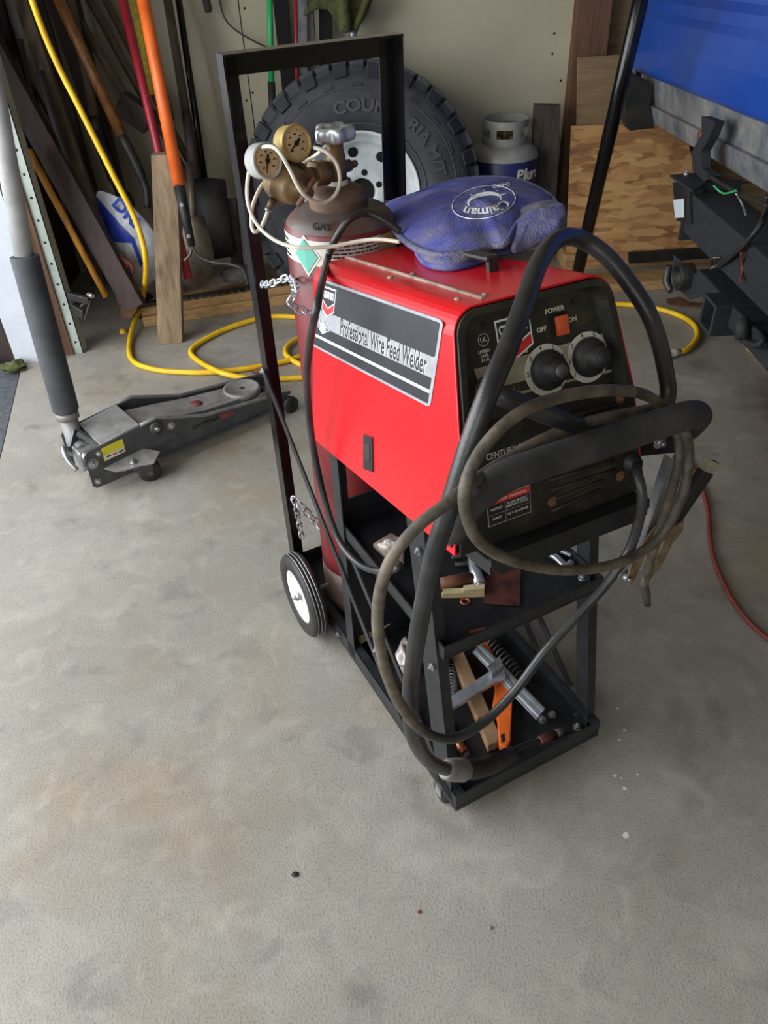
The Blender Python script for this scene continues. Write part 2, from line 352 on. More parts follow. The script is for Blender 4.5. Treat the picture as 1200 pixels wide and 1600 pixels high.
# ================================================================== WELDING CART
def ring_rect(mb, s0, s1, l0, l1, z0, z1, t=.003):
    mb.kbox(s0, s1, l0, l0 + t, z0, z1).kbox(s0, s1, l1 - t, l1, z0, z1).kbox(s0, s0 + t, l0 + t, l1 - t, z0, z1).kbox(s1 - t, s1, l0 + t, l1 - t, z0, z1)
WS, WL, WZ, WYW, WPT, WW, WH, WD, WBS, WCK, WBK, WFL = -.033, -.026, .712, -.029, .192, .321, .313, .522, .03, .157, .489, .14
wA = cu * math.cos(WYW) + cv * math.sin(WYW); wB0 = -cu * math.sin(WYW) + cv * math.cos(WYW)
wB = wB0 * math.cos(WPT) - Z3 * math.sin(WPT); wC = wB0 * math.sin(WPT) + Z3 * math.cos(WPT); wO = K(WS, WL, WZ)
def WP(a, b, c, fl=True):                 # welder frame; a is 0..1 across, b depth, c height
    f = WFL * max(c, 0) if fl else 0
    return wO + wA * (f + a * (WW - 2 * f)) + wB * b + wC * c
cart = thing('welding_cart', 'black steel welding cart with tall rectangular push frame and foam grip, carrying the red welder', 'cart', K(CW / 2, CL / 2, 0))
m_ = MB(); m_.kbox(0, CW, 0, CL, .044, .047); ring_rect(m_, 0, CW, 0, CL, .035, .083)
m_.kbox(0, .02, .003, CL - .003, .080, .083).kbox(CW - .02, CW, .003, CL - .003, .080, .083)
m_.build('bottom_tray', 'cart', cart)
RP = .457
m_ = MB(); m_.kbox(.004, CW - .004, .055, RP, .408, .411); ring_rect(m_, .004, CW - .004, .055, RP, .405, .435)
m_.build('middle_shelf', 'cart', cart)
# top tray lies in the welder's tilted plane
m_ = MB()
def wbox(mb, a0, a1, b0, b1, c0, c1): return mb.box(wO + wA * a0 + wB * b0 + wC * c0, wA * (a1 - a0), wB * (b1 - b0), wC * (c1 - c0))
wbox(m_, .035, WW - .02, -.03, WD + .0, -.006, -.002)
m_.prism([wO + wA * a + wB * -.034 + wC * c for a, c in ((.035, -.001), (WW - .02, -.001), (WW - .02, -.014), (WW - .045, -.030), (.05, -.030), (.035, -.014))], wB * .004)
wbox(m_, .035, .038, -.03, WD, -.028, -.002); wbox(m_, WW - .023, WW - .02, -.03, WD, -.028, -.002); wbox(m_, .038, WW - .023, WD - .003, WD, -.028, -.006)
m_.build('top_tray', 'cart', cart)
def lean(z): return .004 + .165 * z
for s in (0, 1):
    sd = 1 if s == 0 else -1; S0 = 0 if s == 0 else CW
    f = lambda ds, dl, z: K(S0 + sd * ds, lean(z) + dl, z)
    m_ = MB(); z0, z1 = .05, .645
    m_.hexa([f(0, 0, z0), f(.003, 0, z0), f(.003, .055, z0), f(0, .055, z0), f(0, 0, z1), f(.003, 0, z1), f(.003, .055, z1), f(0, .055, z1)])
    m_.hexa([f(.003, 0, z0), f(.02, 0, z0), f(.02, .003, z0), f(.003, .003, z0), f(.003, 0, z1), f(.02, 0, z1), f(.02, .003, z1), f(.003, .003, z1)])
    m_.build('front_leg', 'cart', cart)
    m_ = MB(); m_.kbox(S0, S0 + sd * .003, RP - .035, RP, .047, .60).kbox(S0 + sd * .003, S0 + sd * .03, RP - .003, RP, .047, .60)
    m_.build('rear_post', 'cart', cart)
    # push frame upright: angle iron
    m_ = MB(); m_.kbox(S0, S0 + sd * .004, CL - .034, CL, .047, 1.205).kbox(S0 + sd * .004, S0 + sd * .034, CL - .004, CL, .047, 1.205)
    m_.build('upright', 'gloss', cart)
    m_ = MB()
    m_.bar(K(S0 - sd * .003, .775, .62), K(S0 - sd * .003, .20, .075), .02, .004).build('long_brace', 'cart_edge', cart)
    m_ = MB()
    m_.bar(K(S0 + sd * .006, RP - .01, .40), K(S0 + sd * .006, .09, .10), .018, .004).build('short_brace', 'cart_edge', cart)
m_ = MB(); m_.kbox(.0, CW, CL - .004, CL, 1.172, 1.209).kbox(0, CW, CL - .036, CL - .004, 1.205, 1.209)
m_.build('top_bar', 'gloss', cart)
m_ = MB(); m_.kbox(0.003, CW - .003, RP, RP + .003, .047, .47).build('rear_panel', 'cart', cart)
for s, l, z in ((-.004, .5, .062), (-.004, .30, .2), (-.004, .08, .37), (-.004, .775, .62), (-.004, .12, .60)): MB().bolt(K(s, l, z), -cu, .0045, .004).build('bolt', 'zinc', cart)
for s, l, z in ((CW - .055, .08, .0475), (CW - .03, .03, .0475), (CW - .08, .08, .0475), (.03, .2, .0475)): MB().bolt(K(s, l, z), Z3, .006, .008).build('bolt', 'zinc', cart)
for s, l, z in ((CW - .02, .09, .4115),): MB().bolt(K(s, l, z), Z3, .006, .008).build('bolt', 'zinc', cart)
MB().cyl(K(-.03, .62, .105), K(CW + .03, .62, .105), .006).build('axle', 'zinc', cart)
def cart_wheel(s, sd):
    c = K(s, .62, .105); ax = cu * sd
    m = MB(); R_ = .105
    m.lathe(c, ax, [(.066, -.018), (.098, -.02), (.104, -.014), (.105, -.011), (.1035, -.009), (.1035, -.007), (.105, -.005), (.105, -.001), (.1035, .001), (.1035, .003), (.105, .005), (.104, .012), (.098, .018), (.068, .016), (.066, .012), (.066, -.018)], 56)
    wh = m.build('wheel', 'rubber', cart)
    m = MB(); m.lathe(c, ax, [(.0, .006), (.018, .008), (.022, .002), (.036, -.006), (.055, -.004), (.062, .008), (.067, .014), (.068, .01), (.063, -.012), (.0, -.012)], 48).build('wheel_hub', 'glassy', wh)
    m = MB(); m.cyl(c + ax * .004, c + ax * .02, .010, .009).cyl(c + ax * .02, c + ax * .027, .005).build('hub_nut', 'zinc', wh)
    m = MB()
    for h in (-.008, -.0, .008): m.lathe(c, ax, [(.1045, h - .0012), (.1058, h), (.1045, h + .0012)], 56)
    m.build('tread_line', 'zinc', wh)
cart_wheel(-.035, -1); cart_wheel(CW + .035, 1)
for s in (.02, CW - .02):
    m = MB(); c = K(s - (.012 if s < .1 else -.012), .055, .024); m.lathe(c - cu * .01, cu, [(0, 0), (.022, 0), (.024, .004), (.024, .016), (.022, .02), (0, .02)], 28).build('caster', 'rubber', cart)
    m = MB(); m.kbox(s - .026 + (0 if s < .1 else .026), s - .023 + (0 if s < .1 else .026), .045, .065, .02, .046).build('caster_fork', 'zinc', cart)
# foam front grip
gy = -.085
gp = [WP(.07, .02, .0) + cu * -.02, KL(716, 815, -.03), KL(722, 802, -.06), KL(742, 778, gy), KL(790, 744, gy), KL(860, 719, gy), KL(940, 692, gy), KL(1020, 666, gy), KL(1072, 650, gy + .003), KL(1090, 650, gy + .035), KL(1075, 668, gy + .07)]
gp[0] = KL(712, 835, .0)
MB().tube(spline(gp, 8), [.0195] * 8 * 9 + [.0195] * 9, 20).build('foam_grip', 'foam', cart)
b0 = KL(1062, 680, -.035); b1 = WP(1, -.02, .01) + wA * .0
MB().bar(b0 + cu * .004, K(CW - .01, .09, .70), .05, .006).build('grip_bracket', 'cart', cart)
MB().bolt(KL(1030, 690, -.04), -cv, .007, .006).build('bracket_bolt', 'zinc', cart)
MB().bar(KL(705, 830, -.01), K(.006, .12, .68), .045, .006).build('grip_bracket', 'cart', cart)
MB().tube(spline([KL(708, 800, -.04) + Z3 * .0, KL(716, 797, -.05), KL(722, 801, -.04)], 4), .003, 8).build('bracket_bolt', 'zinc', cart)
# chains
def chain(pts, name, label=None, L=.022, r=.0022, wd=.0065):
    path = spline(pts, 24); d = 0; pos = [path[0]]; out = [];
    step = L * .72; acc = 0; m = MB(); flip = 0; last = path[0]
    for a, b in zip(path, path[1:]):
        seg = (b - a).length; acc += seg
        if acc >= step:
            t = (b - last).normalized(); c = (b + last) / 2; side = t.cross(Z3)
            if side.length < .05: side = V((1, 0, 0))
            side.normalize(); o2 = t.cross(side)
            sv = side if flip else o2; sv = (sv + (o2 if flip else side) * .35).normalized(); flip = 1 - flip
            loop = [c + t * (L / 2 - wd) * (1 if math.cos(q) > 0 else -1) + t * math.cos(q) * wd + sv * math.sin(q) * wd for q in [k * math.pi / 6 + .01 for k in range(12)]]
            m.tube(loop, r, 6, closed=True); last = b; acc = 0
    return m
m = chain([KS(408, 444, .01), KS(425, 443, .01), KS(452, 434, .03), KL(462, 455, .53), KL(452, 472, .52), KL(466, 483, .515), KL(487, 490, .51), KL(505, 496, .52)], 'chain', L=.02, wd=.006); m.build('upper_chain', 'chrome', cart)
m = chain([KS(457, 778, .005), KS(474, 795, .02), KS(497, 818, .05), KS(520, 838, .07), KS(530, 850, .1)], 'chain', L=.026, wd=.008); m.build('lower_chain', 'chrome', cart)
m = chain([KS(459, 780, .005), KS(464, 800, .008), KS(468, 822, .008), KS(472, 840, .008)], 'chain', L=.018, wd=.005); m.build('chain_tail', 'zinc', cart)
# ================================================================== WELDER
wel = thing('wire_feed_welder', 'red wire feed welder with striped side label and two knobs, on top of the cart', 'welder', wO)
def bf(c): return 0 if c < WCK else WBS * (c - WCK) / (WH - WCK)
def shell_outline(rad=.03, n=8, inset=0, c0=0):
    pts = [(0 + inset, c0 + inset, 0)]
    wtop = WW - 2 * WFL * WH
    out = [('L', c0 + inset)]
    for k in range(n + 1):
        q = k / n * math.pi / 2; out.append(('l', rad - math.cos(q) * (rad - inset), WH - rad + math.sin(q) * (rad - inset)))
    for k in range(n + 1):
        q = k / n * math.pi / 2; out.append(('r', rad - math.sin(q) * (rad - inset), WH - rad + math.cos(q) * (rad - inset)))
    out.append(('R', c0 + inset))
    return out, inset
def shell_pt(e, b, inset):
    if e[0] in 'Ll': a = (e[1] if e[0] == 'l' else inset); c = e[2] if e[0] == 'l' else e[1]; f = WFL * min(c, WH - .0); return wO + wA * (f + a) + wB * b + wC * c
    a = (e[1] if e[0] == 'r' else inset); c = e[2] if e[0] == 'r' else e[1]; f = WFL * c; return wO + wA * (WW - f - a) + wB * b + wC * c
def cof(e): return e[2] if e[0] in 'lr' else e[1]
def outline_full(inset, n=8, rad=.03):
    o_, i_ = shell_outline(rad, n, inset)
    # insert kink row on both sides
    o_.insert(1, ('L', WCK)); o_.insert(len(o_) - 1, ('R', WCK)); return o_
O0 = outline_full(0)
bm_ = MB()
def strip(mb, A, B, closed=True, smooth=False):
    n = len(A)
    for i in range(n if closed else n - 1): mb.face([A[i], A[(i + 1) % n], B[(i + 1) % n], B[i]], smooth)
fr = [bm_.bm.verts.new(shell_pt(e, bf(cof(e)), 0)) for e in O0]
bk = [bm_.bm.verts.new(shell_pt(e, WD - (WD - WBK) * cof(e) / WH, 0)) for e in O0]
strip(bm_, fr, bk, smooth=False); bm_.face(bk)
O1 = outline_full(.003)
fi = [bm_.bm.verts.new(shell_pt(e, bf(cof(e)), .003)) for e in O1]; fb = [bm_.bm.verts.new(shell_pt(e, bf(cof(e)) + .03, .003)) for e in O1]
strip(bm_, fr, fi); strip(bm_, fi, fb)
sh = bm_.build('shell', 'red', wel, bevel=.002)
# black front bezel + recessed control face
def face_pt(a, c, d=0, O=None):           # a metres from the left edge of the front, c height, d in front of face
    t = WPfront(a, c); return t - wB * d
def WPfront(a, c): return wO + wA * a + wB * bf(c) + wC * c
m = MB(); O2 = outline_full(.004); O2[0] = ('L', -.001); O2[-1] = ('R', -.001)
A_ = [m.bm.verts.new(shell_pt(e, bf(cof(e)) + .02, .004)) for e in O2]; B_ = [m.bm.verts.new(shell_pt(e, bf(cof(e)) - .004, .007)) for e in O2]
strip(m, A_, B_)
UL, UR = .012, .012
def rim_loop(ins, ddc, d):                # rounded loop on the upper (slanted) face
    c0, c1 = WCK + .004 + ddc, WH - .012 - ddc; pts = []; r = .02
    def X(a, c): return wO + wA * (WFL * c + a) + wB * (bf(c) + d) + wC * c
    def XR(a, c): return wO + wA * (WW - WFL * c - a) + wB * (bf(c) + d) + wC * c
    pts.append(X(ins, c0))
    for k in range(7): q = k / 6 * math.pi / 2; pts.append(X(ins + r - math.cos(q) * r, c1 - r + math.sin(q) * r))
    for k in range(7): q = k / 6 * math.pi / 2; pts.append(XR(ins + r - math.sin(q) * r, c1 - r + math.cos(q) * r))
    pts.append(XR(ins, c0)); return pts
top = [v for v in B_][1:-1]
L1 = [m.bm.verts.new(p) for p in rim_loop(.014, .0, -.004)]; L2 = [m.bm.verts.new(p) for p in rim_loop(.022, .006, .016)]
n1 = len(top)
# bridge outer black loop to recess loop (both start bottom-left and run over the top)
def bridge(mb, A, B):
    i = j = 0
    while i < len(A) - 1 or j < len(B) - 1:
        if j == len(B) - 1 or (i < len(A) - 1 and (i + 1) / (len(A) - 1) <= (j + 1) / (len(B) - 1)): mb.face([A[i], A[i + 1], B[j]]); i += 1
        else: mb.face([A[i], B[j + 1], B[j]]); j += 1
bridge(m, top, L1); strip(m, L1, L2)
m.face([top[0], L1[0], L1[-1], top[-1]])
m.face([B_[0], B_[1], B_[-2], B_[-1]]); 
m.build('front_bezel', 'panel', wel)
m = MB(); m.face([m.bm.verts.new(p) for p in rim_loop(.020, .005, .0155)]); fc = m.build('control_face', 'panel', wel)
# planes for decals
nU = (WPfront(.1, WH) - WPfront(.1, WCK)).cross(wA).normalized()
if nU.dot(wB) > 0: nU = -nU
pU = WPfront(.1, WCK) + wB * .0153; upU = nU.cross(wA); upU = upU if upU.z > 0 else -upU
nL = -wB; pLo = WPfront(.1, 0) - wB * .0042; upL = wC
def UP(x, y, d=.0006): return PL(x, y, pU, nU) + nU * d
def LO(x, y, d=.0006): return PL(x, y, pLo, nL) + nL * d
def poly(pts, nrm, name, m, parent, th=.0006): return MB().prism(pts, V(nrm) * th).build(name, m, parent)
# silver sweep behind the dials
poly([UP(740, 577), UP(955, 517), UP(966, 556), UP(752, 612)], nU, 'stripe', 'dusty_silver', wel)
poly([UP(778, 620), UP(974, 572), UP(975, 576), UP(779, 624)], nU, 'stripe', 'dusty_silver', wel)
def dial(cx, cy, name):
    c = UP(cx, cy, .0014); m = MB(); m.lathe(c, nU, [(0, 0), (.0335, 0), (.0335, .0012), (0, .0012)], 40, False); d_ = m.build(name, 'labelwhite', wel)
    m = MB(); c2 = c + nU * .0014; m.lathe(c2, nU, [(.0, 0), (.026, 0), (.0265, .004), (.024, .011), (.019, .014), (.0145, .017), (.0135, .030), (.0, .031)], 36).build('knob', 'rubber', d_)
    m = MB(); m.lathe(c2 + nU * .0312, nU, [(0, .0), (.0095, 0), (.009, .0015), (0, .002)], 24); m.build('knob_cap', 'steel' if cx < 880 else 'rubber', d_)
    for k in range(8):
        q = math.radians(225 - k * 270 / 7 - 8); p = c + (wA * math.cos(q) + upU * math.sin(q)) * .0298 + nU * .0014
        text('numeral', str(k + 1), p, wA, upU, .0085, 'ink', d_, .0003)
    return d_
dial(853, 578, 'wire_speed_dial'); dial(917, 558, 'voltage_dial')
sw = MB().prism([UP(856, 493, .001), UP(884, 486, .001), UP(889, 517, .001), UP(861, 525, .001)], nU * .003).build('power_switch', 'hole', wel, bevel=.001)
c = UP(873, 508, .004)
M['orangeglass'] = mat('orange_rocker', (214, 96, 52), (180, 60, 34), 30, .2)
MB().box(c - wA * .0085 - upU * .0125, wA * .017, upU * .025, nU * .007).build('rocker', 'orangeglass', sw, bevel=.001)
for bd, x, y, s_ in (('POWER', 866, 484, .0085), ('OFF', 846, 515, .0085), ('ON', 894, 499, .0085)): text('lettering', bd, UP(x, y), wA, upU, s_, 'labelwhite', wel, thick=.0002)
for x0, y0, bd in ((863, 610, 'WIRE SPEED'), (923, 590, 'VOLTAGE')):
    c = UP(x0, y0, .0008); pl = MB().box(c - wA * .013 - upU * .0035, wA * .026, upU * .007, nU * .0006).build('caption_plate', 'redprint', wel); text('lettering', bd, c + nU * .001, wA, upU, .0052, 'white', pl)
def century(mb_parent, c, ax, up, nr, s, txt='CENTURY', rev=False):
    f = lambda x, y, d: c + ax * x * s + up * y * s + nr * d
    b = MB().prism([f(-.5, .42, 0), f(-.5, -.35, 0), f(0, -.58, 0), f(.5, -.35, 0), f(.5, .42, 0)], nr * .0004).build('badge', 'white', mb_parent)
    MB().prism([f(-.46, .37, .0005), f(-.46, -.03, .0005), f(0, -.25, .0005), f(.46, -.03, .0005), f(.46, .37, .0005)], nr * .0003).build('badge_field', 'ink', b)
    MB().prism([f(-.46, -.08, .0005), f(-.46, -.32, .0005), f(0, -.53, .0005), f(.46, -.32, .0005), f(.46, -.08, .0005), f(0, -.3, .0005)], nr * .0003).build('badge_chevron', 'redprint', b)
    text('lettering', txt, f(0, .15, .001), ax, up, s * .30, 'white', b, .0002, thick=.01 * s, squash=.62)
century(wel, UP(803, 522), wA, upU, nU, .052)
text('lettering', '®', UP(822, 549), wA, upU, .006, 'labelwhite', wel)
# approval mark
m = MB(); cc = UP(755, 531); m.tube([cc + (wA * math.cos(k * math.pi / 12) + upU * math.sin(k * math.pi / 12)) * .0075 for k in range(24)], .0004, 6, closed=True); m.build('approval_ring', 'labelwhite', wel)
text('lettering', 'UL', cc, wA, upU, .008, 'labelwhite', wel); text('lettering', 'LISTED\n5A5L\nE170', UP(757, 556), wA, upU, .0055, 'labelwhite', wel)
def burst(c, ax, up, nr, s, parent, m='white', n=9):
    mb = MB()
    for k in range(n):
        q = math.radians(20 + k * 140 / (n - 1)); L_ = s * (1 if k % 2 == 0 else .7); d = ax * math.cos(q) + up * math.sin(q); e = -ax * math.sin(q) + up * math.cos(q)
        mb.prism([c - e * s * .05, c + d * L_, c + e * s * .05], nr * .0004)
    mb.build('starburst', m, parent)
burst(UP(805, 622), wA, upU, nU, .016, wel, 'dusty_silver')
for x, y in ((756, 508), (898, 472), (952, 590)): MB().bolt(UP(x, y), nU, .0028, .002).build('screw', 'panel_dark', wel)
# lower face: gun socket, vents, plates, cord glands
c = LO(752, 606) if False else UP(757, 608, .0)
MB().lathe(c, nU, [(.016, 0), (.016, .006), (.011, .007), (.011, .0), (.0, .0)], 28).build('gun_socket', 'rubber', wel)
def bead(x0, y0, x1, y1, nm='vent'):
    a, b = LO(x0, y0, -.0005), LO(x1, y1, -.0005); m = MB(); m.tube([a, a.lerp(b, .02), a.lerp(b, .98), b], [.001, .0035, .0035, .001], 8).build(nm, 'panel', wel)
for k in range(5): bead(858 + k * 1, 735 + k * 16, 962 - (6 * k if k > 2 else 0), 703 + k * 15.5)
for x0, y0, x1, y1 in ((880, 655, 965, 632),): bead(x0, y0, x1, y1)
for x, y in ((862, 783), (968, 743), (968, 622)): MB().bolt(LO(x, y), nL, .005, .003).build('screw', 'rust', wel)
text('lettering', 'CENTURY 135GS', LO(798, 703), wA, upL, .0125, 'labelwhite', wel, squash=.8); text('lettering', 'WIRE FEED WELDER', LO(800, 715), wA, upL, .006, 'dusty_silver', wel)
text('lettering', '.024 or .030 inch\nwelding wires', LO(790, 768), wA, upL, .0062, 'labelwhite', wel)
c = LO(795, 790, .0006); rp = MB().box(c - wA * .034 - upL * .021, wA * .068, upL * .042, nL * .0006).build('rating_plate', 'dusty_silver', wel)
c2 = c + nL * .0007; MB().box(c2 - wA * .0325 - upL * .0195, wA * .065, upL * .039, nL * .0003).build('plate_field', 'ink', rp)
c3 = c2 + nL * .0004; MB().box(c3 - wA * .0325 + upL * .010, wA * .065, upL * .0095, nL * .0003).build('plate_header', 'redprint', rp)
text('lettering', 'MODEL 117-035   SPECIFICATIONS', c3 + upL * .0145 + nL * .0005, wA, upL, .0042, 'labelwhite', rp, squash=.85)
for j, (a, b) in enumerate((('OUTPUT', '70 AMP 20 VOLT\n25% DUTY CYCLE'), ('INPUT', '120 V 20 A 60 HZ'))):
    text('lettering', a, c3 - wA * .020 + upL * (.003 - j * .014) + nL * .0002, wA, upL, .0048, 'labelwhite', rp); text('lettering', b, c3 + wA * .012 + upL * (.003 - j * .014) + nL * .0002, wA, upL, .0045, 'labelwhite', rp)
MB().box(c3 - wA * .007 - upL * .018, wA * .0005, upL * .028, nL * .0003).box(c3 - wA * .031 - upL * .005, wA * .062, upL * .0005, nL * .0003).build('plate_rule', 'dusty_silver', rp)
gl = LO(985, 722, .0)
MB().lathe(gl, nL, [(.014, 0), (.0145, .006), (.011, .009), (.0105, .014), (.0, .015)], 24).build('cord_gland', 'rubber', wel)
# left side decal
sA, sB, sC = shell_pt(('L', 0), 0, 0), shell_pt(('L', 0), .4, 0), shell_pt(('L', .2), 0, 0)
nS = (sB - sA).cross(sC - sA).normalized(); nS = nS if nS.dot(cu) < 0 else -nS
def SD(x, y, d=.0006): return PL(x, y, sA, nS) + nS * d
TL, TR, BR, BL = SD(499, 434), SD(694, 501), SD(673, 637), SD(489, 540)
def bi(u_, v_, d=0): return TL.lerp(TR, u_).lerp(BL.lerp(BR, u_), v_) + nS * d
ax = (TR - TL).normalized(); upS = (TL - BL).normalized()
def rr(u0, v0, u1, v1, d, name, m, parent, r=.02):
    pts = []
    for cxn, cyn, a0 in ((u1 - r, v0 + r * 1.6, -90), (u1 - r, v1 - r * 1.6, 0), (u0 + r, v1 - r * 1.6, 90), (u0 + r, v0 + r * 1.6, 180)):
        for k in range(5): q = math.radians(a0 + k * 22.5); pts.append(bi(cxn + math.cos(q) * r, cyn + math.sin(q) * r * 1.6, d))
    return MB().prism(pts, nS * .0004).build(name, m, parent)
lab = rr(0, 0, 1, 1, .0, 'side_label', 'silver', wel, .03)
rr(.018, .035, .982, .42, .0006, 'label_band', 'ink', lab, .012)
rr(.018, .66, .982, .80, .0006, 'label_band', 'ink', lab, .006); rr(.018, .84, .982, .965, .0006, 'label_band', 'ink', lab, .006)
MB().prism([bi(.018, .80, .0006), bi(.982, .80, .0006), bi(.982, .84, .0006), bi(.018, .84, .0006)], nS * .0003).build('label_line', 'white', lab)
dd = (bi(1, .5) - bi(0, .5)).normalized()
text('lettering', 'Professional Wire Feed Welder', bi(.60, .545, .0008), dd, upS, .037, 'ink', lab, .0002, squash=.60, shear=.25, thick=.0006)
text('lettering', 'Professional Wire Feed Welder', bi(.603, .55, .0006), dd, upS, .037, 'white', lab, .0002, squash=.60, shear=.25, thick=.0009)
century(lab, bi(.13, .25, .0012), dd, upS, nS, .052)
burst(bi(.10, .74, .0012), dd, upS, nS, .036, lab, 'white', 11)
la = MB().prism([SD(569, 678), SD(583, 683), SD(584, 738), SD(569, 732)], nS * .0015).build('door_latch', 'panel_dark', wel, bevel=.0006)
MB().prism([SD(572, 692, .002), SD(580, 695, .002), SD(580, 722, .002), SD(572, 718, .002)], nS * .001).build('latch_paddle', 'blackiron', la)
# top: piano hinge, carry handle
nT = wC; pT = wO + wC * WH
def TP(x, y, d=0): return PL(x, y, pT, nT) + nT * d
h0, h1 = TP(541, 403), TP(755, 468)
hg = MB().tube([h0 + wC * .001, h1 + wC * .001], .003, 10).build('hinge', 'tan', wel)
for x, y in ((560, 396), (610, 434), (645, 429), (715, 468), (758, 461)):
    MB().lathe(TP(x, y), wC, [(.0045, 0), (.004, .002), (0, .003)], 12).build('rivet', 'tan', wel)
hf, hb = TP(770, 424), TP(640, 372); hx = (hb - hf)
for e_ in (0, .07): MB().box(hf + wB * e_ - wA * .008 - wB * .004, wA * .016, wB * .008, wC * .018).build('handle_post', 'rubber', wel)
MB().box(hf - wA * .012 - wB * .005 + wC * .014, wA * .024, wB * .07, wC * .008).build('carry_handle', 'rubber', wel, bevel=.004)
# ================================================================== GAS CYLINDER
CS, CLc, CR = .131, .62, .1
cyl = thing('gas_cylinder', 'dark red shielding gas cylinder chained to the cart frame behind the welder', 'gas cylinder', K(CS, CLc, .048))
def cc(z): return K(CS, CLc, z)
MB().lathe(cc(0), Z3, [(0, .049), (.094, .049), (.098, .055), (.1, .06), (.1, .948), (.098, .953), (.0965, .955)], 64).build('tank_body', 'cylred', cyl)
MB().lathe(cc(0), Z3, [(.0965, .955), (.092, .962), (.083, .970), (.070, .976), (.057, .978), (.05, .979)], 64).build('shoulder', 'cylgrey', cyl)
MB().lathe(cc(0), Z3, [(.101, .05), (.1012, .15), (.1, .165)], 64).build('foot_band', 'tan', cyl)
pr = [(.05, .976)]
for k in range(5): pr += [(.053, .978 + k * .0035), (.0505, .980 + k * .0035)]
pr += [(.05, .998), (.044, 1.006), (.03, 1.013), (.0, 1.016)]
MB().lathe(cc(0), Z3, pr, 48).build('neck_ring', 'neckrust', cyl)
toward = (EYE - cc(.95)); toward.z = 0; toward.normalize(); q0 = math.atan2(toward.y, toward.x)
def arc_patch(q1, q2, z0, z1, r, name, m, parent, n=40, slant=0):
    mb = MB(); A = []; B = []
    for k in range(n + 1):
        q = q0 + math.radians(q1 + (q2 - q1) * k / n); A.append(mb.bm.verts.new(cc(z0 + slant * k / n) + V((math.cos(q), math.sin(q), 0)) * r)); B.append(mb.bm.verts.new(cc(z1 + slant * k / n) + V((math.cos(q), math.sin(q), 0)) * r))
    strip(mb, A, B, closed=False, smooth=True); return mb.build(name, m, parent)
# screen-left is the clockwise side
lab = arc_patch(-100, 42, .903, .947, CR + .0006, 'label', 'labelwhite', cyl)
def qpt(q, z, r): q = q0 + math.radians(q); return cc(z) + V((math.cos(q), math.sin(q), 0)) * r
MB().prism([qpt(-40, .955, .1004), qpt(-56, .920, .1016), qpt(-38, .883, .1016), qpt(-22, .920, .1016)], toward * .001).build('label_border', 'labelwhite', lab)
MB().prism([qpt(-40, .949, .1022), qpt(-53, .920, .1028), qpt(-38, .890, .1028), qpt(-25, .920, .1028)], toward * .001).build('label_diamond', 'green', lab)
for j in range(6):
    k = 0; q = -16 + (j % 2) * 2
    while q < 38:
        L_ = 3 + random.random() * 5; arc_patch(q, min(q + L_, 40), .906 + j * .0063, .9085 + j * .0063, CR + .0012, 'small_print', 'ink', lab, 4) if k % 1 == 0 and not (j == 0 and q < 8) else None
        q += L_ + 1.2; k += 1
for j in range(4): arc_patch(-84, -64 - (j % 2) * 4, .908 + j * .009, .912 + j * .009, CR + .0012, 'small_print', 'ink', lab, 6)
def wrap(body, q, z, r, size, m, parent, ang=0):
    p = qpt(q, z, r); n = V((p.x - cc(0).x, p.y - cc(0).y, 0)).normalized(); return text('lettering', body, p, Z3.cross(n), Z3, size, m, parent, .0004, align='CENTER')
wrap('Airgas,', -12, .9035, .1018, .011, 'ink', lab)
n_ = (qpt(-22, 1, 1) - cc(1)).normalized(); text('lettering', 'GAS', qpt(-22, .968, .0885), Z3.cross(n_), (Z3 - n_ * .7).normalized(), .017, 'ink', cyl, .0012)
arc_patch(40, 70, .905, .945, CR + .0008, 'hang_tag', 'dial', cyl, 10)
# valve
val = MB().lathe(cc(0), Z3, [(.014, 1.0), (.0145, 1.02), (.017, 1.02), (.0175, 1.045), (.0165, 1.047), (.0165, 1.062), (.0145, 1.064), (.0145, 1.085), (.006, 1.088), (.006, 1.094)], 24).build('valve', 'brass', cyl)
MB().lathe(cc(0), Z3, [(.018, 1.012), (.0185, 1.013), (.0185, 1.021), (.018, 1.022)], 24).build('white_tape', 'labelwhite', val)
mb = MB(); nl = 5; prof = []
def wheel_r(q): return .031 + .0055 * math.cos(nl * q)
for zz, sc_ in ((1.082, .75), (1.085, .95), (1.090, 1), (1.100, 1), (1.105, .95), (1.107, .85), (1.105, .62), (1.102, .5)):
    prof.append([mb.bm.verts.new(cc(zz) + V((math.cos(q), math.sin(q), 0)) * wheel_r(q) * sc_) for q in [k * math.pi / 30 for k in range(60)]])
for A, B in zip(prof, prof[1:]): strip(mb, A, B, smooth=True)
mb.face(prof[0]); mb.face(prof[-1]); mb.build('handwheel', 'chrome', val)
mb = MB()
vr = cu
mb.cyl(cc(1.038) - cu * .0, cc(1.038) + cu * .03 + cv * .01, .011, .010).cyl(cc(1.038) + cu * .03 + cv * .01, cc(1.038) + cu * .045 + cv * .015, .007, .006, n=6).build('relief_port', 'brass', val)
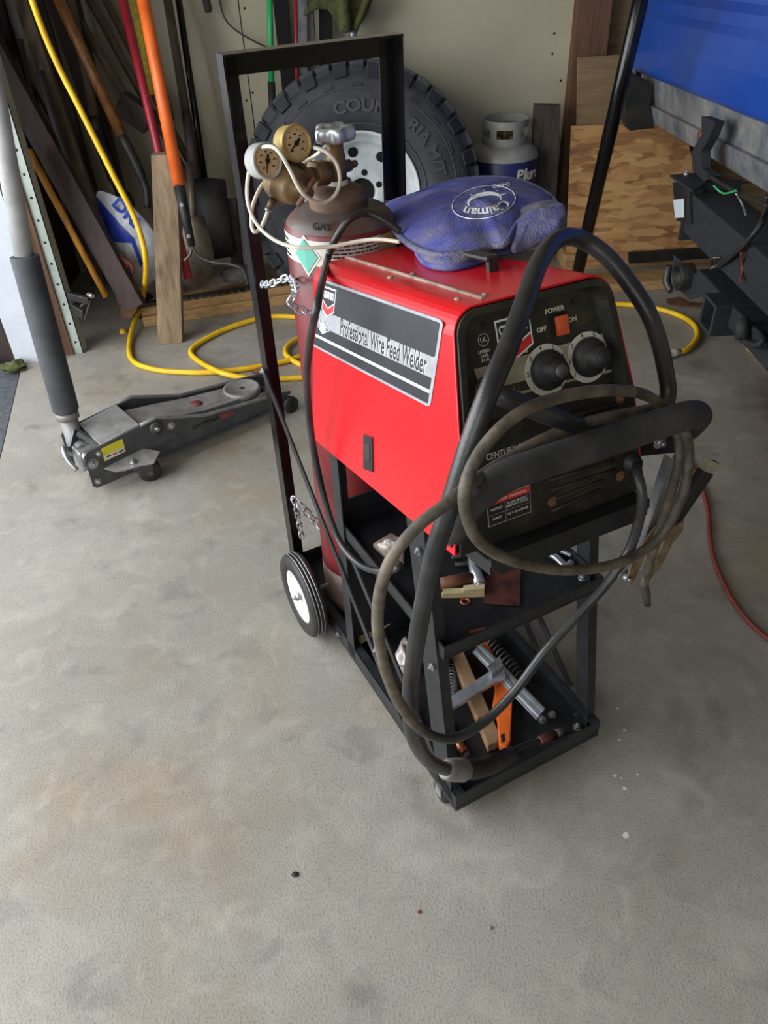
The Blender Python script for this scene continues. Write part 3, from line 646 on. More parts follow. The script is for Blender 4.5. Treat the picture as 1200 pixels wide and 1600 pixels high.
# ================================================================== REGULATOR
reg = thing('gas_regulator', 'brass gas regulator with two round gauges, screwed onto the cylinder valve', 'regulator', cc(1.03))
RL = .60
a = cc(1.036); b = KL(478, 274, RL); c = KL(432, 280, RL + .01); d = KL(476, 299, RL - .055)
MB().cyl(a - cu * .014, a.lerp(b, .55), .0135).build('inlet_stem', 'brass', reg)
MB().tube([a.lerp(b, .35), a.lerp(b, .8)], .021, 6).build('inlet_nut', 'brass', reg)
MB().tube([a.lerp(b, .6), b, b.lerp(c, .5)], [.012, .012, .012], 16).build('inlet_neck', 'brass', reg)
ax_ = (d - c).normalized()
MB().lathe(c, ax_, [(0, -.012), (.018, -.011), (.027, -.004), (.031, .006), (.032, .016), (.0345, .017), (.0345, .024), (.031, .026), (.028, .045), (.024, .053), (.014, .055), (.014, .062), (.009, .063), (.009, .078), (0, .079)], 36).build('regulator_body', 'brass', reg)
tp = c + ax_ * .073; t1, t2 = KL(500, 276, RL - .07), KL(472, 320, RL - .07); dv = (t2 - t1) * .5
mb = MB(); mb.cyl(tp - dv, tp + dv, .0042, n=12).cyl(tp - ax_ * .008, tp + ax_ * .009, .009, n=16); mb.build('t_handle', 'rust', reg)
def gauge(px, py, l, r, ndl, cap='gaugecase'):
    c = KL(px, py, l); ax = ((EYE - c).normalized() + cu * .55 - Z3 * .05).normalized()
    g = MB().lathe(c, ax, [(0, -.03), (r * .92, -.03), (r, -.026), (r, -.004), (r * 1.04, -.003), (r * 1.04, .001), (r * .93, .003), (r * .9, .0), (r * .9, -.002), (0, -.002)], 40).build('gauge', cap, reg)
    MB().lathe(c, ax, [(0, -.0005), (r * .9, -.0005)], 40).build('dial_face', 'dial', g)
    xx = ax.cross(Z3).normalized() * -1; yy = ax.cross(xx) * -1
    if yy.z < 0: yy = -yy
    mb = MB()
    for k in range(28):
        q = math.radians(-45 + k * 10); e = xx * math.cos(q) + yy * math.sin(q); f = ax.cross(e); r0 = r * (.66 if k % 4 == 0 else .74)
        mb.prism([c + e * r0 - f * .0003, c + e * r * .8 - f * .0003, c + e * r * .8 + f * .0003, c + e * r0 + f * .0003], ax * .0004)
    mb.build('tick_marks', 'hole', g)
    q = math.radians(ndl); e = xx * math.cos(q) + yy * math.sin(q); f = ax.cross(e); mb = MB()
    mb.prism([c - e * r * .35 - f * .0022, c + e * r * .7 - f * .0003, c + e * r * .7 + f * .0003, c - e * r * .35 + f * .0022], ax * .0008).lathe(c, ax, [(.0, 0), (.004, 0), (.004, .002), (0, .002)], 12); mb.build('needle', 'hole', g)
    for k in range(7):
        q = math.radians(-45 + k * 45); p = c + (xx * math.cos(q) + yy * math.sin(q)) * r * .5; mb = MB(); mb.prism([p - xx * .0022 - yy * .0012, p + xx * .0022 - yy * .0012, p + xx * .0022 + yy * .0012, p - xx * .0022 + yy * .0012], ax * .0003); mb.build('dial_print', 'ink', g)
    return c, ax
g1, x1 = gauge(418, 251, RL - .03, .0265, 250, 'palegrey'); g2, x2 = gauge(463, 224, RL - .01, .0275, 215)
MB().tube([g1 - x1 * .025, g1 - x1 * .03 + Z3 * -.012, c + Z3 * .02], .006, 10).build('gauge_stem', 'brass', reg); MB().tube([g2 - x2 * .028, g2 - x2 * .03 - Z3 * .014, b + Z3 * .008], .006, 10).build('gauge_stem', 'brass', reg)
o1, o2, o3 = KL(430, 303, RL - .01), KL(427, 312, RL - .02), KL(420, 326, RL - .02)
MB().tube([c, o1], .007, 10).tube([o1, o2], .0085, 6).tube([o2, o3], [.0065, .005], 12).build('outlet_fitting', 'brass', reg)
hp = [o3, KL(413, 345, RL - .02), KL(405, 359, RL - .02), KL(396, 361, RL - .02), KL(393, 345, RL), KL(396, 318, RL + .02), KL(415, 283, RL + .04), KL(455, 264, RL + .05), KL(490, 245, RL + .045), KL(502, 234, RL + .02), KL(492, 231, RL - .03), KL(510, 238, RL - .05), KL(526, 256, RL - .055), KL(531, 282, RL - .06), KL(524, 304, RL - .065), KL(508, 316, RL - .07), KL(490, 314, RL - .075), KL(470, 298, RL - .08), KL(452, 264, RL - .075), KL(438, 240, RL - .07), KL(424, 229, RL - .05), KL(404, 234, RL - .02), KL(391, 260, RL), KL(386, 300, RL - .02), KL(392, 332, RL - .03), KL(408, 358, RL - .05), KL(435, 378, RL - .08), KL(470, 387, RL - .11), KL(520, 385, RL - .125), KL(560, 377, RL - .14), KL(592, 374, RL - .16), KL(625, 378, RL - .19)]
hs = thing('gas_hose', 'thin cream gas hose looping around the brass gauges and across the cylinder label', 'hose', hp[0])
MB().tube(spline(hp, 8), .0032, 10).build('hose_line', 'hose', hs)
MB().cyl(hp[0] + Z3 * .001, hp[1].lerp(hp[0], .8), .0055).build('hose_end', 'zinc', hs)
# ================================================================== CABLES
gc = [UP(757, 608, .006), KL(775, 615, -.04), KL(810, 630, -.055), KL(860, 650, -.06), KL(930, 670, -.04), KL(1010, 665, -.02), KL(1042, 625, .0), KL(1038, 570, .02), KL(1018, 500, .04), KL(985, 445, .07), KL(945, 398, .10), KL(905, 373, .12), KL(872, 374, .10), KL(845, 405, .05), KL(822, 465, .0), KL(795, 540, -.05), KL(765, 610, -.08), KL(735, 690, -.09), KL(706, 780, -.09), KL(680, 860, -.085), KL(662, 940, -.08), KL(648, 1020, -.08), KL(641, 1090, -.075), KL(646, 1150, -.06), KL(668, 1187, -.035), KL(700, 1203, -.015)]
gun = thing('welding_gun', 'black welding gun lying in the cart front tray with its thick looping cable', 'welding gun', gc[-1])
MB().tube(spline(gc, 10), .0118, 16).build('gun_cable', 'cable', gun)
MB().tube([UP(757, 608, .004), UP(757, 608, .02)], .014, 16).build('cable_plug', 'rubber', gun)
g0, g1_, g2_, g3 = gc[-1], KL(725, 1203, -.005), KL(765, 1196, .002), KL(803, 1176, .012)
MB().tube([g0 - (g1_ - g0) * .2, g0, g1_.lerp(g0, .1), g1_.lerp(g0, -.1)], [.015, .020, .022, .017], 8).build('gun_cuff', 'jacktop', gun)
MB().tube(spline([g0.lerp(g1_, .6), g1_, g2_, g3], 4), [.017, .018, .019, .019, .019, .019, .019, .018, .018, .017, .016, .015, .012], 14).build('gun_handle', 'rubber', gun)
MB().box(g2_ + Z3 * .016 - cv * .006, (g3 - g2_) * .7, cv * .012, Z3 * .006).build('gun_trigger', 'panel_dark', gun, bevel=.001)
n0, n1, n2 = KL(812, 1168, .018), KL(842, 1158, .022), KL(884, 1141, .026)
MB().tube(spline([g3, n0, n1, n1.lerp(n2, .2)], 4), .0062, 12).build('gun_neck', 'blackiron', gun)
MB().tube([n1, n1.lerp(n2, .05), n1.lerp(n2, .6)], [.0075, .0095, .0095], 18).build('nozzle', 'copperold', gun); MB().tube([n1.lerp(n2, .6), n2], [.0095, .009], 18).build('nozzle_tip', 'steel', gun)
# ground cable
gd = [LO(986, 722, .012), KL(996, 740, -.07), KL(1003, 775, -.09), KL(998, 815, -.09), KL(982, 862, -.09), KL(948, 912, -.09), KL(900, 965, -.09), KL(850, 1020, -.095), KL(800, 1085, -.10), KL(750, 1133, -.105), KL(700, 1155, -.11), KL(652, 1135, -.11), KL(615, 1080, -.11), KL(594, 1010, -.11), KL(591, 945, -.11), KL(608, 880, -.11), KL(650, 825, -.11), KL(700, 785, -.11), KL(730, 760, -.10), KL(775, 728, -.055), KL(840, 690, -.05), KL(910, 662, -.05), KL(985, 645, -.045), KL(1040, 640, -.04), KL(1070, 675, -.06), KL(1076, 725, -.09), KL(1060, 790, -.10), KL(1025, 845, -.10), KL(965, 880, -.105), KL(890, 891, -.11), KL(815, 880, -.12), KL(755, 852, -.125), KL(729, 805, -.13), KL(728, 755, -.125), KL(755, 700, -.115), KL(805, 650, -.11), KL(870, 622, -.10), KL(950, 610, -.09), KL(1010, 618, -.06), KL(1046, 650, -.04), KL(1062, 700, -.05), KL(1052, 760, -.06), KL(1030, 830, -.05), KL(1012, 890, -.04), KL(1005, 918, -.03)]
gcl = thing('ground_clamp', 'large worn spring ground clamp hanging right of the welder on a dusty looping cable', 'ground clamp', KL(1035, 835, -.03))
pth = spline(gd, 9); n = len(pth)
MB().tube(pth[:n // 4], .0072, 12).build('ground_cable', 'cable', gcl); MB().tube(pth[n // 4 - 1:], .0072, 12).build('ground_cable', 'dustcable', gcl)
def channel(p, q, w, d, m, name, face, mat_):  # U channel handle
    t = (q - p).normalized(); sdv = t.cross(face).normalized()
    m.box(p - sdv * w / 2, sdv * w, face * .002, q - p); m.box(p - sdv * w / 2, sdv * .002, face * -d, q - p); m.box(p + sdv * (w / 2 - .002), sdv * .002, face * -d, q - p); return m
L0 = -.03
fc_ = -cv
for (x0, y0, x1, y1, w_, mt, dl) in ((1119, 722, 1040, 838, .026, 'blackiron', .0), (1057, 714, 1008, 858, .025, 'galv', .02)):
    p, q = KL(x0, y0, L0 + dl), KL(x1, y1, L0 + dl); mb = MB(); channel(p, q, w_, .014, mb, '', fc_, mt)
    h = mb.build('clamp_handle', mt, gcl, bevel=.002)
    if mt == 'blackiron': e = p.lerp(q, .14); mb = MB(); channel(p + fc_ * .0005, e + fc_ * .0005, w_ + .002, .015, mb, '', fc_, ''); mb.build('worn_handle_end', 'dusty_silver', h, bevel=.002)
for pts in (((1026, 822), (1045, 826), (1034, 842), (1010, 864), (993, 905), (984, 916), (979, 906), (996, 860)), ((1044, 828), (1070, 814), (1067, 830), (1052, 848), (1034, 886), (1014, 908), (1005, 911), (1024, 878), (1038, 848))):
    mb = MB(); mb.prism([KL(x, y, L0 - .012) for x, y in pts], cv * .003); mb.prism([KL(x, y, L0 + .012) for x, y in pts], cv * .003); mb.build('clamp_jaw', 'jawrust', gcl, bevel=.001)
MB().cyl(KL(1038, 834, L0 - .016), KL(1038, 834, L0 + .02), .006).build('pivot_pin', 'zinc', gcl)
MB().tube([KL(1006, 905, L0), KL(1008, 925, L0), KL(1012, 945, L0)], [.006, .009, .006], 6).build('cable_lug', 'steel', gcl); MB().bolt(KL(974, 898, L0 - .0), -cv, .007, .012).build('jaw_bolt', 'zinc', gcl)
# power cord
pc = [KL(625, 362, .47), KL(600, 344, .485), KL(572, 333, .50), KL(545, 343, .50), KL(525, 372, .51), KL(511, 408, .52), KS(497, 470, -.045), KS(484, 540, -.05), KS(480, 600, -.05), KS(488, 690, -.045), KS(507, 780, -.04), KS(530, 845, -.035), KS(562, 882, -.03), KS(598, 893, -.02), KS(625, 885, .0), K(.03, .3, .43)]
pw = thing('power_cord', 'black power cord hanging down the left rear edge of the red welder', 'cord', pc[0])
MB().tube(spline(pc, 8), .0062, 12).build('cord_line', 'cable', pw)
# ================================================================== GLOVES
gl_t = thing('welding_gloves', 'folded pair of dusty blue suede welding gloves lying on the welder top', 'gloves', TP(740, 400, .03))
def pillow(pts, top, thick, name, m, amp=.004, sd=0, rings=9, parent=None, crown=1.0, belly=0):
    cen = sum(pts, V((0, 0, 0))) / len(pts); P_ = spline(pts, 5, closed=True); mb = MB(); R = []
    def row(f, h):
        out = []
        for p in P_:
            q = cen.lerp(p, f); out.append(mb.bm.verts.new(q + wC * (h + amp * noise.noise(q * 22 + V((sd, 0, 0))) + amp * .4 * noise.noise(q * 60))))
        return out
    for k in range(rings): f = .04 + .96 * k / (rings - 1); R.append(row(f, thick + top * (1 - f ** 2) ** .8 * crown))
    R.append(row(1.025, thick * .5)); R.append(row(1.0, .002)); R.append(row(.8, 0)); R.append(row(.3, belly))
    for A, B in zip(R, R[1:]): strip(mb, A, B, smooth=True)
    mb.face(R[0]); mb.face(R[-1]); return mb.build(name, m, parent, sub=1)
def GP(x, y, h): return TP(x, y, h)
lo = [GP(660, 412, .004), GP(690, 424, .004), GP(730, 420, .004), GP(775, 403, .004), GP(805, 396, .006), GP(810, 380, .012), GP(780, 355, .02), GP(700, 365, .02), GP(655, 390, .012)]
pillow(lo, .005, .014, 'lower_glove', 'glovedge', .005, 5, parent=gl_t)
rt = [GP(798, 404, .006), GP(822, 402, .008), GP(850, 397, .014), GP(876, 392, .022), GP(886, 380, .03), GP(874, 366, .034), GP(840, 360, .032), GP(800, 368, .022)]
pillow(rt, .008, .018, 'glove_cuff', 'glovedge', .007, 9, parent=gl_t)
up = [GP(602, 352, .032), GP(616, 376, .022), GP(648, 404, .016), GP(690, 418, .014), GP(735, 414, .014), GP(768, 406, .016), GP(790, 406, .02), GP(806, 390, .03), GP(828, 372, .03), GP(862, 358, .028), GP(858, 343, .034), GP(812, 324, .044), GP(750, 318, .046), GP(695, 325, .042), GP(648, 338, .036)]
ug = pillow(up, .028, .008, 'upper_glove', 'glove', .006, 2, rings=12, parent=gl_t)
gcen = sum(up, V((0, 0, 0))) / len(up); mid = [gcen.lerp(p, 1.02) + wC * .004 for p in spline(up, 5, closed=True)]
MB().tube(mid, .0055, 8, closed=True).build('glove_edge', 'glovedge', gl_t)
MB().tube([p + wC * .001 for p in spline(lo, 5, closed=True)], .005, 8, closed=True).build('glove_edge', 'glove', gl_t)
mb = MB()
for k in range(6): mb.tube([GP(606 - k * .8, 333 + k * 5, .02), GP(630, 336 + k * 5, .026), GP(655, 340 + k * 5, .02)], .0026, 8)
mb.build('ribbed_cuff', 'zinc', gl_t); MB().prism([GP(604, 334, .012), GP(655, 338, .012), GP(660, 366, .012), GP(602, 362, .012)], wC * .010).build('cuff_lining', 'blackiron', gl_t)
# printed mark on the glove: follows the domed top
bpy.context.view_layer.update()
dg = bpy.context.evaluated_depsgraph_get(); ev = ug.evaluated_get(dg)
def onglove(p, off=.0012):
    inv = ug.matrix_world.inverted(); o_ = inv @ (p + wC * .2); dd_ = inv.to_3x3() @ (-wC)
    ok, loc, nr, _ = ev.ray_cast(o_, dd_)
    return (ug.matrix_world @ loc + wC * off) if ok else p + wC * .05
def glove_px(x, y, off=.0012):
    inv = ug.matrix_world.inverted(); o_ = inv @ EYE; dd_ = (inv.to_3x3() @ ray(x, y)).normalized()
    ok, loc, nr, _ = ev.ray_cast(o_, dd_)
    return (ug.matrix_world @ loc - ray(x, y) * off * 2) if ok else (glove_px(x, y + 1) if y < 330 else GP(x, y, .05))
def pxmap(cx, cy, x, y, tilt=-10):           # marks stitched on the suede, laid over its real surface
    t = math.radians(tilt); return glove_px(cx + x * math.cos(t) - y * math.sin(t), cy + x * math.sin(t) + y * math.cos(t))
def glove_text(body, cx, cy, size, bend, name, squash=1.0, flat=.62, off=.02):
    cdv = bpy.data.curves.new(name, 'FONT'); cdv.body = body; cdv.size = size; cdv.align_x = 'CENTER'; cdv.align_y = 'CENTER'; cdv.offset = off * size
    t = bpy.data.objects.new('t', cdv); C.objects.link(t); me = bpy.data.meshes.new_from_object(t.evaluated_get(bpy.context.evaluated_depsgraph_get())); bpy.data.objects.remove(t)
    for v in me.vertices:
        x, y = v.co.x * squash, v.co.y
        if bend: q = x / bend; x, y = math.sin(q) * (bend + y), (math.cos(q) * (bend + y) - bend)
        v.co = pxmap(cx, cy, -x, y * flat) - wloc(gl_t)
    me.materials.append(M['white']); o_ = bpy.data.objects.new(name, me); C.objects.link(o_); o_.parent = gl_t
glove_text('Caiman', 760, 330, 25, 60, 'printed_name', flat=.75)
glove_text('0440', 783, 289, 14, 0, 'printed_code', flat=.6)
MB().tube([pxmap(756, 316, 50 * math.cos(q), 25 * math.sin(q)) for q in [k * math.pi / 24 for k in range(48)]], .0007, 6, closed=True).build('printed_ring', 'white', gl_t)
mb = MB(); cr = [(math.radians(-200 + k * 11), .6 + 2.6 * math.sin(k / 20 * math.pi)) for k in range(21)]
A = [mb.bm.verts.new(pxmap(757, 314, (26 - w_) * math.cos(q), (11 - w_) * math.sin(q))) for q, w_ in cr]; B = [mb.bm.verts.new(pxmap(757, 314, (26 + w_) * math.cos(q), (11 + w_) * math.sin(q))) for q, w_ in cr]
strip(mb, A, B, closed=False)
for k in (7, 10, 13, 16):
    q = cr[k][0]; mb.face([mb.bm.verts.new(pxmap(757, 314, r_ * math.cos(q_) * 26, r_ * math.sin(q_) * 11)) for r_, q_ in ((1.1, q - .1), (1.1, q + .1), (1.6, q + .05))])
mb.build('printed_reptile', 'white', gl_t)
# ================================================================== TRAY CONTENTS
TZ, SZ = .048, .412
def rod(x0, y0, z0, x1, y1, z1, r, name, m, label, cat, n=12, **k): 
    o_ = MB().tube([G(x0, y0, z0), G(x1, y1, z1)], r, n).build(name, m, None); return tag(o_, label, cat)
def slab(px, z, h, name, m, label, cat, parent=None, bevel=.001):
    o_ = MB().prism([G(x, y, z) for x, y in px], Z3 * h).build(name, m, parent, bevel=bevel); return tag(o_, label, cat) if label else o_
fcp = thing('bar_clamp', 'bright zinc bar clamp lying across the bottom tray of the cart', 'clamp', G(790, 1060, TZ))
slab([(738, 1020), (752, 1006), (852, 1108), (838, 1126)], .075, .004, 'clamp_bar', 'chrome', None, None, fcp)
slab([(742, 1018), (745, 1014), (846, 1116), (842, 1121)], .079, .004, 'bar_rib', 'chrome', None, None, fcp); slab([(748, 1011), (751, 1008), (851, 1109), (848, 1114)], .079, .004, 'bar_rib', 'chrome', None, None, fcp)
slab([(770, 1050), (784, 1040), (790, 1062), (770, 1072), (697, 1118), (692, 1100)], .084, .010, 'clamp_arm', 'chrome', None, None, fcp)
slab([(762, 1046), (780, 1030), (786, 1045), (768, 1060)], .095, .012, 'slide_block', 'zinc', None, None, fcp)
slab([(744, 1010), (758, 1004), (772, 1030), (762, 1034)], .06, .012, 'clamp_grip', 'orange', None, None, fcp)
ok_ = thing('orange_knife', 'orange plastic utility tool standing up beside the wood block in the bottom tray', 'tool', G(785, 1120, TZ))
slab([(772, 1062), (790, 1072), (800, 1100), (797, 1165), (790, 1178), (779, 1172), (776, 1130), (768, 1115), (773, 1085)], .056, .018, 'tool_body', 'orange', None, None, ok_, .003)
slab([(782, 1148), (788, 1146), (789, 1158), (784, 1160)], .0742, .0006, 'tool_hole', 'hole', None, None, ok_)
slab([(703, 1032), (722, 1024), (780, 1158), (777, 1170), (762, 1176)], TZ, .024, 'wood_stick', 'sticktan', 'short tan wooden stick lying in the bottom tray under the clamp arm', 'wood', bevel=.002)
def spring(x0, y0, x1, y1, r, turns, name, m, label, w_=.0022, z=TZ):
    p, q = G(x0, y0, z + r + w_), G(x1, y1, z + r + w_); t = (q - p).normalized(); a_ = t.cross(Z3).normalized(); b_ = t.cross(a_); n_ = int(turns * 14); pts = []
    for k in range(n_ + 1): f = k / n_; g = f * turns * 2 * math.pi; rr_ = r * (1 - .1 * abs(2 * f - 1)); pts.append(p.lerp(q, f) + a_ * math.cos(g) * rr_ + b_ * math.sin(g) * rr_)
    return tag(MB().tube(pts, w_, 7).build(name, m, None), label, 'spring')
spring(765, 1000, 822, 1070, .0145, 12, 'coil_spring', 'steel', 'dark bronze coil spring lying right of the clamp bar in the bottom tray')
spring(702, 1040, 706, 1102, .013, 12, 'coil_spring', 'galv', 'blue-grey coil spring beside the front left cart leg')
cp = thing('copper_fitting', 'bright copper tee fitting in the front left corner of the bottom tray', 'fitting', G(712, 1165, TZ))
MB().tube([G(712, 1157, .058), G(726, 1176, .058)], .009, 14).build('fitting_barrel', 'copper', cp); MB().tube([G(702, 1173, .056), G(722, 1158, .06)], .005, 12).build('fitting_stub', 'copper', cp)
rod(698, 1125, .058, 713, 1160, .064, .0075, 'copper_tube', 'copper', 'hammered copper tube end beside the front left leg in the bottom tray', 'tube')
rod(736, 1140, .072, 752, 1122, .082, .004, 'contact_tip', 'copper', 'thin copper contact tip resting against the wooden stick', 'contact tip')
tag(MB().bolt(G(727, 1178, TZ), Z3, .006, .006).build('loose_bolt', 'zinc'), 'loose steel bolt beside the copper tee fitting', 'bolt')
# crumpled bag
def lump(p, sx, sy, sz, name, m, seed, label=None, cat=None, parent=None, amp=.35, fr=30):
    mb = MB(); mb.ball((0, 0, 0), 1, 14)
    for v in mb.bm.verts:
        k = 1 + amp * noise.noise(V(v.co) * 1.7 + V((seed, seed * 2, 0))) + amp * .4 * noise.noise(V(v.co) * 4 + V((seed, 0, 3)))
        v.co = V((v.co.x * sx * k, v.co.y * sy * k, max(v.co.z, -.55) * sz * k)) + V(p) + Z3 * sz * .55
    o_ = mb.build(name, m, parent); return tag(o_, label, cat)
lump(G(633, 1035, TZ), .02, .04, .03, 'crumpled_bag', 'clear', 3, 'crumpled clear plastic bag in the bottom tray behind the front left leg', 'bag', amp=.6)
lump(G(692, 1050, TZ), .014, .03, .03, 'crumpled_bag', 'galv', 8, 'crumpled grey plastic bag behind the blue-grey spring', 'bag', amp=.6)
ab = MB().bar(G(557, 1000, .06), G(640, 945, .06), .03, .004).bar(G(557, 1000, .075), G(640, 945, .075), .003, .03); tag(ab.build('aluminium_channel', 'shim'), 'pale metal channel lying across the rear of the bottom tray', 'metal bar')
# middle shelf
tag(MB().tube([G(682, 914, SZ + .012), G(736, 904, SZ + .012)], [.012, .0125], 18).build('leather_tube', 'leather'), 'brown leather covered tube on the middle shelf', 'tube')
hm = thing('steel_socket', 'bright steel socket and bar on the middle shelf beside the copper plate', 'socket', G(748, 900, SZ))
MB().tube([G(738, 868, .43), G(741, 890, .425), G(743, 893, .425), G(750, 914, .424)], [.009, .009, .011, .011], 20).build('socket_body', 'chrome', hm); MB().tube([G(750, 914, .424), G(751, 917, .424)], [.009, .0085], 20).build('socket_end', 'zinc', hm)
pl = thing('pliers', 'black handled pliers lying left of the steel socket on the middle shelf', 'pliers', G(725, 875, SZ))
MB().tube(spline([G(706, 872, .42), G(725, 868, .425), G(755, 862, .425)], 4), .005, 10).build('plier_handle', 'rubber', pl); MB().tube(spline([G(712, 882, .42), G(730, 880, .425), G(755, 866, .425)], 4), .005, 10).build('plier_handle', 'rubber', pl); MB().tube([G(755, 864, .425), G(775, 855, .425)], [.008, .005], 6).build('plier_jaw', 'steel', pl)
for k, (x0, x1, y0, dz, lb) in enumerate(((679, 757, 936, 0, 'longest pale wooden shim at the bottom of the shim stack on the middle shelf'), (692, 757, 931, .006, 'middle pale wooden shim of the stack beside the copper plate'), (724, 757, 926, .012, 'shortest pale wooden shim on top of the shim stack'))):
    tag(MB().prism([G(x0, y0, SZ + dz), G(x1, y0 - 3, SZ + dz), G(x1, y0 - 11, SZ + dz), G(x0, y0 - 8, SZ + dz)], Z3 * .0055).build('wood_shim', 'shim', None, bevel=.0006), lb, 'shim', 'wooden shims on the middle shelf')
tag(MB().lathe(G(727, 940, SZ), Z3, [(.005, 0), (.0095, 0), (.0095, .002), (.005, .002), (.005, 0)], 28).build('copper_washer', 'copper'), 'small copper washer on the middle shelf in front of the shims', 'washer')
slab([(756, 944), (812, 948), (815, 868), (761, 866)], SZ, .004, 'copper_plate', 'copperold', 'heat stained copper plate lying on the middle shelf', 'plate')
tg = thing('tongs', 'bright chrome tongs lying at the right side of the middle shelf', 'tongs', G(865, 868, SZ))
MB().tube(spline([G(832, 857, .42), G(865, 868, .422), G(884, 884, .42), G(893, 878, .42)], 5), .0055, 10, flat=1.3).build('tong_arm', 'chrome', tg); MB().tube(spline([G(842, 852, .425), G(870, 858, .43), G(893, 868, .425)], 5), .0045, 10).build('tong_arm', 'chrome', tg)
tag(MB().prism([G(733, 992, .4125), G(758, 984, .4125), G(758, 980, .4125), G(733, 987, .4125)], Z3 * .002).build('copper_strip', 'copper'), 'thin copper strip at the front edge of the middle shelf', 'strip')
fp = thing('foil_pouch', 'crinkled pale foil pouch at the rear of the middle shelf', 'pouch', G(602, 866, SZ))
slab([(582, 856), (612, 838), (632, 850), (632, 885), (610, 882)], SZ, .012, 'pouch_body', 'tan', None, None, fp, .004)
lump(G(608, 856, SZ + .01), .018, .014, .008, 'pouch_fold', 'labelwhite', 4, parent=fp, amp=.5)
# ================================================================== FLOOR JACK
JR = V((-.935, 2.02, 0)); JN = G(443, 622); JN = V((-.36, 2.47, 0)); jd = (JN - JR); JL = jd.length; jd.normalize(); jq = V((-jd.y, jd.x, 0))
jack = thing('floor_jack', 'grey low profile floor jack on the concrete with a tall sleeved handle leaning left', 'floor jack', JR + jd * .3)
def J(p, q, z): return JR + jd * p + jq * q + Z3 * z
JW = .088
prof = [(0, .03), (.0, .135), (.012, .148), (.19, .165), (.245, .168), (.27, .158), (.40, .112), (.62, .085), (JL - .01, .065), (JL + .01, .045), (JL, .03), (.22, .032), (.20, .02), (.09, .02), (.05, .018), (.01, .02)]
rear_ext = [(-.0, .02)]
for sgn in (-1, 1):
    mb = MB(); mb.prism([J(p, sgn * JW - .003, z) for p, z in prof], jq * .006)
    mb.box(J(.27, sgn * JW - (.018 if sgn < 0 else 0), .032), jd * (JL - .3), jq * .018, Z3 * .004)
    sp = mb.build('side_plate', 'jack', jack, bevel=.002)
    mb = MB(); mb.tube([J(.19, sgn * JW, .166), J(.245, sgn * JW, .171), J(.27, sgn * JW, .161), J(.40, sgn * JW, .114), J(.62, sgn * JW, .088), J(JL, sgn * JW, .07)], .006, 8); mb.build('plate_edge', 'jacktop', sp)
mb = MB(); mb.prism([J(.06, -JW + .004, .150), J(.19, -JW + .004, .168), J(.19, JW - .004, .168), J(.06, JW - .004, .150)], Z3 * -.006); mb.build('rear_cover', 'jacktop', jack, bevel=.002)
mb = MB(); A = [(.20, .150), (.30, .135), (.42, .112), (.56, .098)]
for (p0, z0), (p1, z1) in zip(A, A[1:]):
    mb.hexa([J(p0, -.058, z0 - .03), J(p1, -.058 if p1 < .5 else -.05, z1 - .03), J(p1, .058 if p1 < .5 else .05, z1 - .03), J(p0, .058, z0 - .03), J(p0, -.058, z0), J(p1, -.058 if p1 < .5 else -.05, z1), J(p1, .058 if p1 < .5 else .05, z1), J(p0, .058, z0)])
arm = mb.build('lift_arm', 'jacktop', jack)
MB().lathe(J(.42, 0, .1128), V((.0, 0, 1)) + jd * .08, [(0, 0), (.022, 0), (.022, .0008), (0, .0008)], 24).build('arm_badge', 'jackstand', arm)
sd = MB().lathe(J(.595, 0, .078), Z3, [(0, 0), (.05, 0), (.062, .006), (.064, .026), (.056, .03), (.052, .026), (.0, .024)], 36).build('saddle', 'jacktop', jack)
MB().lathe(J(.595, 0, .1015), Z3, [(.008, 0), (.008, .003), (.003, .003), (.003, 0)], 16).lathe(J(.595, 0, .1015), Z3, [(.030, 0), (.031, .002), (.032, 0)], 30).build('saddle_ring', 'jack', sd)
for p, z, r in ((.02, .105, .015), (.045, .13, .008), (.018, .042, .009), (.105, .045, .008), (.235, .140, .017), (.285, .125, .012)):
    MB().bolt(J(p, -JW - .003, z), -jq, r * .72, .008).build('plate_bolt', 'zinc', jack)
MB().lathe(J(.235, -JW - .003, .14), -jq, [(0, 0), (.022, 0), (.022, .006), (.014, .008), (0, .008)], 28).build('pivot_boss', 'jack', jack)
lb = MB().prism([J(.055, -JW - .0035, .098), J(.125, -JW - .0035, .103), J(.125, -JW - .0035, .148), J(.055, -JW - .0035, .143)], -jq * .001).build('warning_label', 'yellowlab', jack)
MB().prism([J(.058, -JW - .005, .100), J(.122, -JW - .005, .105), J(.122, -JW - .005, .122), J(.058, -JW - .005, .117)], -jq * .0005).build('label_panel', 'labelwhite', lb)
for k in range(3): MB().prism([J(.064 + k * .02, -JW - .006, .108), J(.078 + k * .02, -JW - .006, .109), J(.078 + k * .02, -JW - .006, .114), J(.064 + k * .02, -JW - .006, .113)], -jq * .0005).build('label_print', 'ink' if k != 1 else 'redprint', lb)
MB().prism([J(.455, -JW - .0035, .078), J(.505, -JW - .0035, .075), J(.505, -JW - .0035, .092), J(.455, -JW - .0035, .095)], -jq * .0008).build('side_badge', 'jackstand', jack)
text('lettering', 'DAYTONA', J(.40, -JW - .004, .088), jd, Z3 - jd * .05, .02, 'hole', jack, .0005)
mb = MB(); mb.prism([J(.045, -JW, .078), J(.18, -JW, .088), J(.215, -JW - .045, .082), J(.175, -JW - .08, .076), J(.07, -JW - .035, .07)], Z3 * -.005); br = mb.build('caster_bracket', 'jacktop', jack, bevel=.001)
MB().bolt(J(.125, -JW - .04, .073), Z3, .010, .012).build('swivel_bolt', 'zinc', br)
